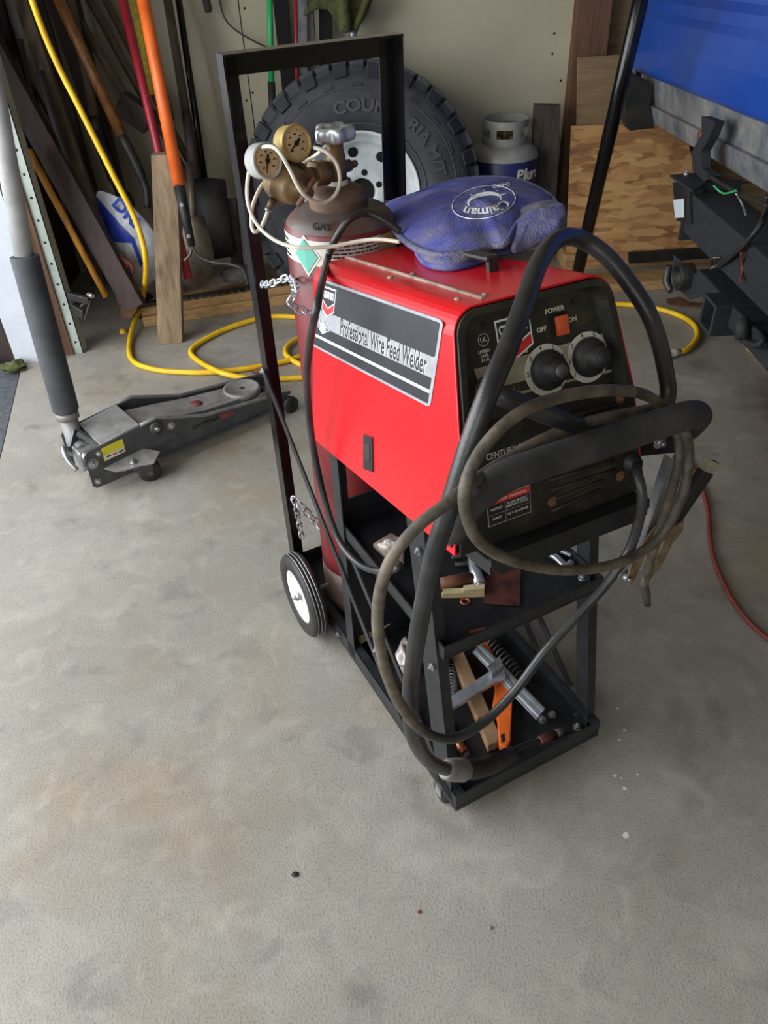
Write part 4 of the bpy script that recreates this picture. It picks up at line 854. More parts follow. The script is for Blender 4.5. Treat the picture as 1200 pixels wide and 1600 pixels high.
def jcaster(p, q):
    c = J(p, q, .036); axd = (jq + jd * .25).normalized()
    MB().lathe(c - axd * .012, axd, [(0, 0), (.032, 0), (.036, .004), (.036, .022), (.032, .026), (0, .026)], 28).build('caster_wheel', 'rubber', jack)
    mb = MB()
    for s in (-.018, .017): mb.prism([c + axd * s + V((0, 0, -.012)) + jd * .010, c + axd * s + Z3 * -.008 - jd * .012, c + axd * s + Z3 * .036 - jd * .052, c + axd * s + Z3 * .038 + jd * .012], axd * .003)
    mb.cyl(c - axd * .022, c + axd * .022, .006)
    mb.build('caster_fork', 'jack', jack)
jcaster(.165, -JW - .05); jcaster(.165, JW + .05)
for q in (-JW - .02, JW + .006): MB().lathe(J(JL - .01, q, .03), jq, [(0, 0), (.026, 0), (.03, .003), (.03, .014), (.026, .017), (0, .017)], 28).build('nose_roller', 'rubber', jack)
MB().cyl(J(JL - .01, -JW - .02, .03), J(JL - .01, JW + .02, .03), .008).build('nose_axle', 'steel', jack)
MB().cyl(J(.02, -JW, .04), J(.02, JW, .04), .008).cyl(J(.02, -JW, .105), J(.02, JW, .105), .012).build('rear_rod', 'zinc', jack)
mb = MB(); mb.box(J(.0, -.035, .05), jd * .08, jq * .07, Z3 * .07); mb.build('pump_block', 'zinc', jack, bevel=.008)
hb = Yp(118, 690, 2.09); ht = Yp(38, 400, 2.16); hm1 = Yp(103, 640, 2.10); htt = Yp(0, 190, 2.22); he = ht + (htt - ht) * 1.8
MB().tube([J(.03, 0, .10), hb, hm1], [.026, .028, .026], 20).tube([hm1 - (hm1 - hb) * .25, hm1 - (hm1 - hb) * .05], .034, 24).build('handle_socket', 'jacktop', jack)
MB().tube([hm1, ht], .0385, 28).build('handle_sleeve', 'jackhandle', jack, bevel=.002)
MB().tube([ht, he], .026, 24).build('handle_tube', 'palegrey', jack)
mb = MB(); mb.bar(J(.075, -.03, .12), hb + Z3 * .05 + V((.03, -.03, 0)), .02, .012).bar(J(.0, .03, .10), J(.04, .05, .15), .03, .01); mb.build('handle_yoke', 'jack', jack)
MB().tube(spline([J(-.0, .03, .09), J(-.02, .02, .13), J(-.03, -.02, .11), J(-.02, -.05, .08)], 5), .008, 10).build('release_linkage', 'zinc', jack)
# ================================================================== YELLOW CORD
yc = [Yp(38, -60, 3.0), Yp(50, 0, 3.0), Yp(85, 90, 3.0), Yp(130, 180, 2.98), Yp(175, 270, 2.96), Yp(212, 345, 2.94), Yp(228, 410, 2.92), G(222, 470, .10), G(205, 520, .02), G(205, 560, .012), G(240, 577, .012), G(300, 582, .012), G(350, 580, .012), G(420, 570, .012), G(480, 552, .012), G(560, 505, .012), G(640, 480, .012), G(800, 470, .012), G(965, 475, .012), G(1030, 483, .012), G(1075, 500, .012), G(1090, 522, .014), G(1075, 545, .014), G(1055, 551, .014)]
yt = thing('extension_cord', 'yellow extension cord hanging from the tools and snaking over the concrete to a clear plug', 'cord', G(205, 560))
MB().tube(spline(yc, 8), .0105, 12).build('cord_line', 'yellow', yt)
MB().tube(spline([G(475, 590, .012), G(430, 592, .012), G(380, 590, .03), G(340, 580, .034), G(305, 560, .012), G(300, 545, .012), G(330, 525, .012), G(370, 508, .012), G(420, 495, .012), G(470, 497, .012), G(500, 515, .012)], 8), .0105, 12).build('cord_line', 'yellow', yt)
MB().tube(spline([G(500, 520, .014), G(470, 527, .014), G(450, 540, .014), G(448, 555, .014), G(475, 572, .012), G(520, 585, .012)], 8), .0105, 12).build('cord_line', 'yellow', yt)
p0, p1 = G(1062, 550, .014), G(1042, 554, .016)
MB().tube([p0, p0.lerp(p1, .4), p1], [.012, .015, .014], 16).tube([p1, p1 + (p1 - p0) * .25], .021, 16).build('plug', 'clear', yt)
tag(MB().tube(spline([G(1060, 690, .01), G(1085, 735, .008), G(1105, 790, .008), G(1112, 860, .008), G(1135, 920, .008), G(1165, 965, .008), G(1210, 1005, .008), G(1300, 1060, .008)], 8), .0065, 12).build('air_hose', 'pvc'), 'thin rusty red air hose lying on the concrete right of the ground clamp', 'hose')
# ================================================================== SPARE WHEEL
tc = Yp(566, 300, 3.50); tR = .44; tax = V((-.0, -1, .17)).normalized(); tc.z = tR * math.cos(math.asin(.165)) + .01
tc = V((tc.x, tc.y, 0)) + Z3 * 0
c_try = Yp(566, 300, 3.50); tc = c_try
tire = thing('spare_wheel', 'mud terrain tire on a white steel rim leaning on the back wall behind the cylinder', 'wheel', V((tc.x, tc.y, 0)))
tW = .13
mb = MB(); mb.lathe(tc, tax, [(.235, -.09), (.26, -.115), (.35, -.13), (.44, -.12), (.468, -.10), (.475, 0), (.468, .10), (.44, .122), (.42, .130), (.36, .137), (.31, .135), (.265, .122), (.24, .10), (.232, .085), (.23, 0), (.235, -.09)], 96); tb = mb.build('tire', 'tire', tire)
ta = tax.cross(Z3).normalized() * -1; tb2 = tax.cross(ta)
if tb2.z < 0: tb2 = -tb2
def TPt(r, q, h): return tc + (ta * math.cos(q) + tb2 * math.sin(q)) * r + tax * h
NL = 44
for k in range(NL):
    q = 2 * math.pi * k / NL; w_ = math.pi / NL * 1.25; j = k % 2
    mb = MB(); r0, r1 = (.40 if j else .435), .495
    mb.hexa([TPt(r0, q - w_ * .8, .128), TPt(r0, q + w_ * .6, .128), TPt(.462, q + w_ * .6, .085), TPt(.462, q - w_ * .8, .085), TPt(r0 + .004, q - w_ * .7, .137), TPt(r0 + .004, q + w_ * .5, .137), TPt(r1, q + w_ * .55, .09), TPt(r1, q - w_ * .75, .09)])
    mb.hexa([TPt(.468, q - w_ * .8, .10), TPt(.468, q + w_ * .5, .10), TPt(.468, q + w_ * .9, .02), TPt(.468, q - w_ * .4, .02), TPt(r1, q - w_ * .75, .098), TPt(r1, q + w_ * .45, .098), TPt(r1, q + w_ * .85, .022), TPt(r1, q - w_ * .35, .022)])
    mb.hexa([TPt(.468, q + w_ * .2, -.0), TPt(.468, q + w_ * 1.4, -.0), TPt(.468, q + w_ * .9, -.10), TPt(.468, q - w_ * .4, -.10), TPt(r1, q + w_ * .25, -.002), TPt(r1, q + w_ * 1.35, -.002), TPt(r1, q + w_ * .85, -.098), TPt(r1, q - w_ * .35, -.098)])
    mb.build('tread_lug', 'tire', tire, bevel=.003)
mb = MB(); mb.tube([TPt(.395, k * math.pi / 48, .133) for k in range(96)], .003, 6, closed=True).tube([TPt(.27, k * math.pi / 48, .124) for k in range(96)], .004, 6, closed=True); mb.build('sidewall_rib', 'tiretext', tire)
mb = MB(); mb.lathe(tc, tax, [(.232, .105), (.238, .112), (.243, .11), (.243, .1), (.232, .095), (.226, .085), (.222, .05), (.205, .045), (.198, .02), (.19, .0), (.185, -.03), (.165, -.045), (.15, -.04), (.12, -.028), (.10, -.005), (.085, .0), (.07, -.004), (.055, -.004), (.054, -.03)], 72)
mb.lathe(tc, tax, [(.19, -.03), (.225, -.06), (.235, -.1)], 72)
rim = mb.build('rim', 'rim', tire)
MB().lathe(tc, tax, [(0, -.03), (.054, -.03)], 32).build('rim_centre_hole', 'hole', rim)
for k in range(8):
    q = k * math.pi / 4 + .2; p = TPt(.158, q, -.0375); MB().lathe(p, tax, [(0, .002), (.021, .002), (.021, -.001)], 24).build('rim_vent', 'hole', rim)
for k in range(6):
    q = k * math.pi / 3 + .35; p = TPt(.078, q, .0); MB().lathe(p, tax, [(0, .001), (.009, .001), (.012, .003), (.013, .0)], 20).build('lug_hole', 'hole', rim)
def tire_text(body, q_mid, r, size, span):
    cdv = bpy.data.curves.new('f', 'FONT'); cdv.body = body; cdv.size = size; cdv.align_x = 'CENTER'; cdv.extrude = .005; cdv.offset = .002
    t = bpy.data.objects.new('t', cdv); C.objects.link(t); me = bpy.data.meshes.new_from_object(t.evaluated_get(bpy.context.evaluated_depsgraph_get())); bpy.data.objects.remove(t)
    for v in me.vertices:
        q = q_mid - v.co.x * span / r; v.co = TPt(r + v.co.y, q, .1385 + v.co.z) - wloc(tire)
    me.materials.append(M['tiretext']); o_ = bpy.data.objects.new('sidewall_lettering', me); C.objects.link(o_); o_.parent = tire
tire_text('COUNT', math.radians(84), .315, .06, 1.15); tire_text('RIA M/T', math.radians(32), .315, .06, 1.1); tire_text('R17', math.radians(200), .31, .05, 1)
# ================================================================== PROPANE TANK and neighbours
pc_ = Yp(787, 243, 3.66); R_ = .152
pt = thing('propane_tank', 'grey propane tank with a dark blue printed sleeve, right of the spare wheel', 'propane tank', V((pc_.x, pc_.y, pc_.z - .34)))
pb = V((pc_.x, pc_.y, pc_.z - .34))
ztop = Yp(787, 184, 3.60).z - pb.z
MB().lathe(pb, Z3, [(0, .03), (.10, .035), (.14, .06), (R_, .11), (R_, .335), (R_ * .99, .35), (R_ * .93, .37), (R_ * .75, .39), (.07, .402), (.0, .405)], 56).build('tank_body', 'tankgrey', pt)
MB().lathe(pb, Z3, [(R_ + .002, .10), (R_ + .003, .340), (R_ + .0005, .343)], 56).build('sleeve', 'tankblue', pt)
MB().lathe(pb, Z3, [(.10, 0), (.115, .0), (.115, .05), (.11, .05)], 40).build('foot_ring', 'tankgrey', pt)
cr_ = .098; mb = MB(); nseg = 60; z0_, z1_ = .385, ztop
z0_, z1_ = .395, .492
for k in range(nseg):
    qa, qb = 2 * math.pi * k / nseg, 2 * math.pi * (k + 1) / nseg; deg = (math.degrees((qa + qb) / 2)) % 360
    op = any(abs(((deg - c) + 180) % 360 - 180) < 22 for c in (200, 262, 330, 60, 130))
    for za, zb in (((z0_, z0_ + (z1_ - z0_) * .32), (z0_ + (z1_ - z0_) * .68, z1_)) if op else ((z0_, z1_),)):
        P4 = [pb + V((math.cos(q) * r, math.sin(q) * r, z)) for r in (cr_, cr_ - .004) for q, z in ((qa, za), (qb, za), (qb, zb), (qa, zb))]
        v = [mb.bm.verts.new(p) for p in P4]; mb.face(v[:4]); mb.face(v[4:][::-1]); mb.face([v[3], v[2], v[6], v[7]]); mb.face([v[0], v[1], v[5], v[4]]); mb.face([v[0], v[3], v[7], v[4]]); mb.face([v[1], v[2], v[6], v[5]])
mb.build('collar', 'tankgrey', pt)
MB().cyl(pb + Z3 * .39, pb + Z3 * .45, .018).cyl(pb + V((-.04, 0, .43)), pb + V((.05, 0, .43)), .014).build('tank_valve', 'brass', pt)
def tank_text(body, x, y, size):
    p = None; d = ray(x, y); 
    # hit the sleeve cylinder
    ox, oy = EYE.x - pb.x, EYE.y - pb.y; a = d.x ** 2 + d.y ** 2; b = 2 * (ox * d.x + oy * d.y); c = ox * ox + oy * oy - (R_ + .004) ** 2; disc = b * b - 4 * a * c
    t = (-b - math.sqrt(max(disc, 0))) / (2 * a); p = EYE + d * t; q = math.atan2(p.y - pb.y, p.x - pb.x)
    cdv = bpy.data.curves.new('f', 'FONT'); cdv.body = body; cdv.size = size; cdv.align_x = 'CENTER'; cdv.align_y = 'CENTER'; cdv.extrude = .001; cdv.offset = .002; cdv.shear = .15
    tt = bpy.data.objects.new('t', cdv); C.objects.link(tt); me = bpy.data.meshes.new_from_object(tt.evaluated_get(bpy.context.evaluated_depsgraph_get())); bpy.data.objects.remove(tt)
    for v in me.vertices:
        qq = q + v.co.x / R_; v.co = V((pb.x + math.cos(qq) * (R_ + .004 + v.co.z), pb.y + math.sin(qq) * (R_ + .004 + v.co.z), p.z + v.co.y)) - wloc(pt)
    me.materials.append(M['labelwhite']); o_ = bpy.data.objects.new('sleeve_lettering', me); C.objects.link(o_); o_.parent = pt
tank_text('Blue', 824, 273, .065); tank_text('Rhino', 822, 302, .07)
def board(pxs, Y, th, name, m, label, cat, parent=None, zb=None, bevel=.002, dY=None):
    P4 = [Yp(x, y, Y if dY is None else dY[i]) for i, (x, y) in enumerate(pxs)]
    o_ = MB().prism(P4, V((0, th, 0))).build(name, m, parent, bevel=bevel); return tag(o_, label, cat) if label else o_
board([(836, 164), (876, 165), (868, 345), (828, 345)], 3.66, .04, 'old_plank', 'plankbrown', 'grey brown old plank standing on end between the propane tank and the stud', 'plank')
board([(903, 90), (990, 84), (1010, 230), (900, 240)], 3.72, .012, 'plywood_sheet', 'ply', 'plywood sheet leaning behind the strand board, left of the truck', 'plywood')
# OSB sheet with a strand texture
def osb_mat():
    m = mat('strand_board', (184, 138, 86), (150, 104, 62), 14, .75, 0, .2, 60, (.35, .7)); nt = m.node_tree; N = nt.nodes; L = nt.links; b = N['Principled BSDF']; src = b.inputs['Base Color'].links[0].from_socket
    tc = [n for n in N if n.type == 'TEX_COORD'][0]
    for ang, sc_, cols in ((.5, 22, ((124, 78, 44, .55), (202, 160, 106, .6))), (-.7, 26, ((110, 66, 38, .5), (196, 150, 96, .5)))):
        mp = N.new('ShaderNodeMapping'); mp.inputs['Rotation'].default_value = (0, ang, 0); mp.inputs['Scale'].default_value = (.35, 1, 1.5); L.new(tc.outputs['Object'], mp.inputs[0])
        v = N.new('ShaderNodeTexVoronoi'); v.inputs['Scale'].default_value = sc_; v.distance = 'MANHATTAN'; L.new(mp.outputs[0], v.inputs[0])
        sp = N.new('ShaderNodeSeparateColor'); L.new(v.outputs['Color'], sp.inputs[0])
        for ch, (r, g, bl, fac), lo in ((0, cols[0], .78), (1, cols[1], .72)):
            gt = N.new('ShaderNodeMath'); gt.operation = 'GREATER_THAN'; gt.inputs[1].default_value = lo; L.new(sp.outputs[ch], gt.inputs[0])
            mu = N.new('ShaderNodeMath'); mu.operation = 'MULTIPLY'; mu.inputs[1].default_value = fac; L.new(gt.outputs[0], mu.inputs[0])
            mx = N.new('ShaderNodeMix'); mx.data_type = 'RGBA'; L.new(mu.outputs[0], mx.inputs[0]); L.new(src, mx.inputs[6]); mx.inputs[7].default_value = rgb(r, g, bl); src = mx.outputs[2]
    L.new(src, b.inputs['Base Color']); return m
M['osb'] = osb_mat()
board([(893, 197), (1066, 193), (1040, 270), (1150, 405), (908, 420), (884, 330)], 3.62, .012, 'strand_board', 'osb', 'square of orange strand board leaning on the wall beside the truck', 'board') if False else None
a0, a1, a2, a3 = Yp(893, 197, 3.70), Yp(1068, 192, 3.70), Yp(1120, 404, 3.55), Yp(884, 418, 3.55)
tag(MB().prism([a0, a1, a2, a3], V((0, .012, 0))).build('strand_board', 'osb', None), 'square of orange strand board leaning on the wall beside the truck', 'board')
bA, bB = Yp(983, 396, 3.52), Yp(1150, 384, 3.52)
tag(MB().box(bA, bB - bA + V((.2, 0, 0)), V((0, .02, 0)), Yp(983, 412, 3.52) - bA).build('black_trim_strip', 'blackiron'), 'black rubber strip standing in front of the strand board foot', 'strip')
zt = .07
for k, (x0, y0, lb, dz) in enumerate(((920, 432, 'upper pine board on the floor under the strand board', .035), (930, 462, 'lower pine board on the floor below the strand board, nearest the cart', 0))):
    p = G(x0, y0, .0); ln = 1.1
    tag(MB().box((p.x - .1, p.y + (.02 if k else .08), 0), (ln, .02, 0), (0, .14 if k else .16, 0), (0, 0, .04 if k else .075)).build('floor_board', 'woodh', None, bevel=.003), lb, 'board', 'pine boards on the floor by the truck')
# black pole
pA, pB = Yp(906, 412, 3.30), Yp(1003, -10, 2.9); ln = (pB - pA)
pA = pA - ln * .12
tag(MB().tube([pA, pB + ln * .15], .026, 18).build('black_pole', 'gloss'), 'scuffed black steel pole leaning from behind the welder up beside the blue truck', 'pole')
# ================================================================== TRUCK
trk_ = thing('pickup_truck', 'blue pickup truck rear end with black bumper beam and hitch receiver, at the right', 'truck', (1.6, 2.8, 0))
BX = 1.14
f1 = Xp(985, 113, BX); f2 = Xp(1200, 203, BX); sl = (f2.z - f1.z) / (f2.y - f1.y)
y0, y1 = f1.y, 1.3; zl = lambda y: f1.z + sl * (y - f1.y)
zB = .80
def sec(y, z0): return [(BX + .03, y, z0), (BX, y, z0 + .015), (BX - .004, y, z0 + .12), (BX + .006, y, z0 + .20), (BX + .022, y, z0 + .225), (BX + .022, y, z0 + .26), (BX + .005, y, z0 + .29), (BX + .004, y, z0 + .62), (BX + .03, y, z0 + .66), (2.1, y, z0 + .66), (2.1, y, z0)]
mb = MB(); A = [mb.bm.verts.new(p) for p in sec(y0, f1.z)]; B = [mb.bm.verts.new(p) for p in sec(y1, zl(y1))]; strip(mb, A, B); mb.face(A); mb.face(B); mb.build('tailgate', 'truckblue', trk_, bevel=.012)
zb1, zb2 = f1.z, zl(y1)
mb = MB(); mb.hexa([(BX + .05, y1, zb2 - .10), (BX + .07, y1, zb2 - .10), (BX + .07, y0 - .05, zb1 - .10), (BX + .05, y0 - .05, zb1 - .10), (BX + .03, y1, zb2 + .01), (BX + .05, y1, zb2 + .01), (BX + .05, y0 - .05, zb1 + .01), (BX + .03, y0 - .05, zb1 + .01)])
mb.hexa([(BX + .052, y1, zb2 - .19), (BX + .09, y1, zb2 - .19), (BX + .09, y0 - .25, zb1 - .15), (BX + .052, y0 - .25, zb1 - .15), (BX + .03, y1, zb2 - .10), (BX + .09, y1, zb2 - .10), (BX + .09, y0 - .05, zb1 - .095), (BX + .03, y0 - .05, zb1 - .095)])
mb.build('bed_sill', 'galv', trk_)
a = Xp(978, 165, BX - .03)
mb = MB(); q1, q2 = Yp(978, 118, 3.5), Yp(990, 203, 3.5)
mb.prism([Yp(x, y, 3.5) for x, y in ((984, 112), (1014, 128), (1022, 200), (984, 205), (974, 185), (977, 140))], V((0, .08, 0))); mb.build('mud_flap', 'blackiron', trk_, bevel=.004)
# bumper beam along the truck width
bx = 1.06; bt1 = Xp(1078, 300, bx); zt_ = bt1.z + .0; ye = bt1.y
mb = MB(); mb.abox(bx, bx + .14, 1.3, ye, zt_ - .13, zt_); bb = mb.build('bumper_beam', 'bumper', trk_, bevel=.006)
mb = MB(); mb.abox(bx - .01, bx + .17, ye, ye + .008, zt_ - .16, zt_ + .03); mb.build('beam_end_plate', 'bumper', trk_, bevel=.003)
mb = MB(); mb.prism([G(x, y, zt_ + .03) for x, y in ((1046, 276), (1112, 270), (1100, 290), (1082, 301))], Z3 * .006); mb.build('step_plate', 'bumper', trk_)
la, lb_ = Xp(1052, 300, bx - .0), Xp(1066, 345, bx)
mb = MB(); mb.prism([Xp(x, y, bx - .012) for x, y in ((1050, 285), (1075, 288), (1078, 350), (1056, 345))], V((.05, 0, 0))); lg = mb.build('lamp_housing', 'blackiron', trk_, bevel=.003)
mb = MB(); mb.prism([Xp(x, y, bx - .014) for x, y in ((1054, 312), (1070, 310), (1070, 340), (1057, 341))], V((-.006, 0, 0))); mb.build('lamp_lens', 'lamp', lg, bevel=.003)
MB().bolt(Xp(1071, 279, bx) + Z3 * .006, Z3, .009, .014).build('plate_bolt', 'zinc', trk_)
# bracket from the sill to the beam
kp = [Xp(x, y, bx + .04) for x, y in ((1108, 185), (1100, 215), (1082, 235), (1084, 262), (1102, 275))]
mb = MB(); mb.prism([Xp(x, y, bx + .03) for x, y in ((1096, 182), (1118, 190), (1108, 215), (1096, 236), (1096, 262), (1114, 276), (1100, 284), (1082, 266), (1081, 236), (1096, 210))], V((.03, 0, 0)))
mb.build('sill_bracket', 'bumper', trk_)
mb = MB(); mb.lathe(Xp(1100, 212, BX + .02), (-1, 0, 0), [(0, .02), (.018, .018), (.026, .0)], 12); mb.build('rusty_boss', 'jackstand', trk_)
# hitch cross tube, receiver, connector
hx_ = 1.07; c1 = Xp(1092, 430, hx_); c2 = Xp(1200, 535, hx_)
mb = MB(); mb.abox(hx_, hx_ + .09, 1.4, c1.y + .03, c1.z - .055, c1.z + .012); mb.build('hitch_tube', 'bumper', trk_, bevel=.008)
rc = Xp(1104, 492, hx_ - .05); s_ = .05
mb = MB()
for a, b, c, d in ((-s_, -s_ + .012, -s_, s_), (s_ - .012, s_, -s_, s_), (-s_ + .012, s_ - .012, -s_, -s_ + .012), (-s_ + .012, s_ - .012, s_ - .012, s_)): mb.abox(rc.x, rc.x + .3, rc.y + a, rc.y + b, rc.z + c, rc.z + d)
mb.build('hitch_receiver', 'bumper', trk_, bevel=.003)
MB().abox(rc.x + .15, rc.x + .16, rc.y - s_ + .012, rc.y + s_ - .012, rc.z - s_ + .012, rc.z + s_ - .012).build('receiver_hollow', 'hole', trk_)
cn = Xp(1057, 432, hx_ - .03)
mb = MB(); mb.prism([Xp(x, y, hx_ + .01) for x, y in ((1052, 398), (1066, 410), (1100, 440), (1098, 462), (1078, 468), (1050, 445))], V((.006, 0, 0))); mb.build('connector_plate', 'bumper', trk_, bevel=.002)
mb = MB(); mb.lathe(cn + V((.05, 0, 0)), (-1, -.1, 0), [(.043, 0), (.045, .05), (.038, .055), (.033, .05), (.03, .01), (0, .008)], 28); mb.build('trailer_connector', 'blackiron', trk_)
MB().tube([Xp(1045, 415, hx_ - .04), Xp(1041, 440, hx_ - .04), Xp(1048, 455, hx_ - .04)], [.012, .016, .01], 8).build('connector_lid', 'steel', trk_)
MB().tube(spline([Xp(1160, 497, hx_ - .02), Xp(1160, 530, hx_ - .02)], 2), .02, 14).build('hitch_stub', 'bumper', trk_)
MB().tube(spline([Xp(1165, 505, hx_ + .02), Xp(1185, 520, hx_ + .0), Xp(1192, 532, hx_ - .02), Xp(1180, 540, hx_ - .03), Xp(1160, 532, hx_ - .02)], 5), .009, 12).build('hitch_loop', 'bumper', trk_)
w_ = [(((1200, 305), (1192, 345), (1160, 385), (1130, 410), (1110, 420)), .008, 'cable'), (((1200, 320), (1180, 360), (1150, 395), (1118, 420), (1112, 405), (1128, 402)), .005, 'cable'), (((1108, 275), (1150, 300), (1200, 322)), .006, 'rubber'), (((1115, 290), (1130, 302), (1150, 298)), .003, 'greenpole'), (((1158, 395), (1160, 420), (1157, 440)), .004, 'pvc'), (((1150, 302), (1160, 320), (1165, 335)), .003, 'zinc')]
for pts, r, m_n in w_: MB().tube(spline([Xp(x, y, bx - .02 + .02 * (i % 2)) for i, (x, y) in enumerate(pts)], 6), r, 8).build('wiring', m_n, trk_)
mb = MB(); mb.hexa([(bx + .15, 1.4, .35), (2.1, 1.4, .35), (2.1, 3.5, .35), (bx + .15, 3.5, .35), (bx + .15, 1.4, .42), (2.1, 1.4, .42), (2.1, 3.5, .42), (bx + .15, 3.5, .42)]) if False else None
MB().abox(1.75, 2.0, 1.6, 3.5, .42, .78).build('frame_member', 'hole', trk_)
MB().abox(1.25, 1.65, c1.y - .55, c1.y - .1, c1.z - .06, c1.z + .04).build('hitch_plate', 'bumper', trk_, bevel=.004)
def twheel(y):
    MB().lathe((2.35, y, .38), (0, 1, 0), [(0, -.12), (.2, -.12), (.36, -.11), (.38, -.08), (.38, .08), (.36, .11), (.2, .12), (0, .12)], 40).build('truck_wheel', 'tire', trk_)
twheel(3.3); twheel(1.8)
MB().abox(2.1, 3.15, 1.35, y0 - .02, zb1, zb1 + .5).build('truck_bed', 'truckblue', trk_)
tag(MB().prism([G(1040, 470, 0), G(1062, 466, 0), G(1075, 474, 0), G(1100, 476, 0), G(1105, 483, 0), G(1060, 480, 0), G(1042, 476, 0)], Z3 * .008).build('wood_scrap', 'rust'), 'flat brown wood scrap on the floor under the hitch', 'scrap')
tag(MB().prism([G(1165, 545, .0), G(1215, 590, 0), G(1260, 560, 0), G(1200, 520, 0)], Z3 * .02).build('floor_board', 'woodh'), 'short pine board on the floor at the right edge under the truck', 'board')
# ================================================================== LEFT CORNER: LEANING TOOLS
def pole(x0, y0, Y0, x1, y1, Y1, r, m, name, parent=None, ext=.25, n=14, label=None, cat=None, r1=None, exb=0):
    p, q = Yp(x0, y0, Y0), Yp(x1, y1, Y1); d = p - q
    if y0 <= 5: p = p + d * ext
    q = q - d * exb
    o_ = MB().tube([p, q], [r, r if r1 is None else r1], n).build(name, m, parent)
    return tag(o_, label, cat) if label else o_
def beam(x0, y0, Y0, x1, y1, Y1, w_, t, m, name, label=None, cat=None, parent=None, ext=.25, up=(0, -1, 0), exb=0):
    p, q = Yp(x0, y0, Y0), Yp(x1, y1, Y1); d = p - q
    if y0 <= 40: p = p + d * ext
    q = q - d * exb
    o_ = MB().bar(p, q, t, w_, up=up).build(name, m, parent, bevel=.002); return tag(o_, label, cat) if label else o_
# big boards on the far left
beam(-20, 60, 3.25, 190, 440, 3.05, .085, .045, 'redbrown', 'timber', 'wide red-brown timber leaning across the left corner above the blue bag', 'timber', exb=.12)
beam(-25, 20, 3.45, 130, 300, 3.3, .06, .03, 'darkwood', 'timber', 'narrow dark timber just behind the wide red-brown timber', 'timber', exb=.35)
beam(30, -10, 3.4, 145, 330, 3.2, .05, .03, 'oldhandle', 'old_board', 'thin weathered board leaning behind the yellow cord', 'board', exb=.2)
beam(58, -10, 3.52, 140, 280, 3.4, .035, .03, 'darkwood', 'dark_batten', 'dark batten leaning left of the reddish board in the corner', 'batten', exb=.3)
beam(82, -10, 3.62, 150, 190, 3.55, .06, .03, 'redbrown', 'old_board', 'dark reddish board left of the varnished pick handle', 'board', exb=.5)
pole(20, 0, 3.55, 62, 150, 3.5, .03, 'tankgrey', 'grey_pipe', label='dull grey pipe in the far left corner behind the timbers', cat='pipe', exb=1)
pole(0, 0, 3.3, 12, 60, 3.3, .012, 'hole', 'black_rod', label='thin black rod at the far left edge of the corner', cat='rod', exb=5.0)
# varnished handles with black iron
t_ = thing('digging_bar', 'varnished wooden handle with long black iron shank, left of the red pole', 'tool', Yp(225, 330, 3.25))
pole(92, 0, 3.45, 192, 216, 3.32, .021, 'handlewood', 'handle', t_); mb = MB(); mb.tube(spline([Yp(190, 212, 3.32), Yp(212, 255, 3.29), Yp(228, 295, 3.27), Yp(230, 325, 3.25)], 5), [.02] * 8 + [.014] * 8, 12); mb.build('iron_shank', 'blackiron', t_)
t_ = thing('pick', 'older dark wooden handle with a black iron head behind the yellow cord', 'tool', Yp(195, 320, 3.35))
pole(110, 0, 3.55, 148, 185, 3.45, .019, 'oldhandle', 'handle', t_, label=None); mb = MB(); mb.tube(spline([Yp(146, 182, 3.45), Yp(165, 250, 3.4), Yp(190, 300, 3.36), Yp(205, 325, 3.35)], 5), .022, 10); mb.tube([Yp(150, 330, 3.3), Yp(205, 310, 3.3)], .03, 10); mb.build('iron_head', 'blackiron', t_)
pole(140, 0, 3.7, 245, 190, 3.62, .016, 'oldhandle', 'wooden_pole', label='grey wooden tool handle slanting behind the varnished handle', cat='tool handle', exb=.9)
pole(165, 0, 3.75, 232, 130, 3.7, .015, 'oldhandle', 'wooden_pole', label='brown wooden tool handle slanting nearest the red pole', cat='tool handle', exb=1.4)
t_ = thing('sledgehammer', 'sledgehammer with a dark rusty head between the varnished handle and the red pole', 'hammer', Yp(210, 190, 3.5))
pole(128, 38, 3.6, 205, 165, 3.5, .018, 'oldhandle', 'handle', t_, ext=0); mb = MB(); mb.bar(Yp(186, 158, 3.5), Yp(236, 192, 3.5), .09, .08, up=(0, 0, 1)); mb.build('hammer_head', 'redbrown', t_, bevel=.008)
pole(44, 234, 3.1, 166, 464, 3.0, .014, 'orangewood', 'orange_stick', label='yellow-orange wooden stick leaning beside the pale door track', cat='stick', r1=.012, ext=0)
t_ = thing('red_pole', 'shiny red pole leaning behind the upright pine plank', 'pole', Yp(250, 242, 3.2))
pole(192, 0, 3.35, 249, 242, 3.2, .0165, 'redpole', 'pole_shaft', t_, exb=.9)
pole(213, 0, 3.5, 243, 148, 3.45, .026, 'mustard', 'mustard_brush', label='mustard yellow fibre brush hanging between the red pole and the orange handle', cat='brush')
tag(MB().bar(Yp(252, 150, 3.5), Yp(262, 190, 3.5), .05, .05, up=(0, 1, 0)).build('black_clip', 'blackiron', None, bevel=.004), 'small black block behind the orange handle below the mustard brush', 'block')
t_ = thing('orange_rake', 'orange fibreglass handled rake with dark ferrule and bent steel tines', 'rake', Yp(303, 395, 2.95))
pole(224, 0, 3.2, 280, 291, 3.0, .0225, 'orange', 'handle', t_, n=20)
mb = MB(); mb.tube([Yp(279, 288, 3.0), Yp(300, 385, 2.95)], [.021, .014], 16); mb.build('ferrule', 'blackiron', t_)
for a in (.3, .8): MB().bolt(Yp(279, 288, 3.0).lerp(Yp(300, 385, 2.95), a) + V((0, -.02, 0)), (0, -1, 0), .005, .004).build('rivet', 'zinc', t_)
MB().tube(spline([Yp(300, 383, 2.95), Yp(308, 398, 2.95), Yp(330, 409, 2.95), Yp(360, 413, 2.95), Yp(380, 422, 2.95), Yp(387, 445, 2.95)], 6), .0055, 8).build('tine', 'steel', t_)
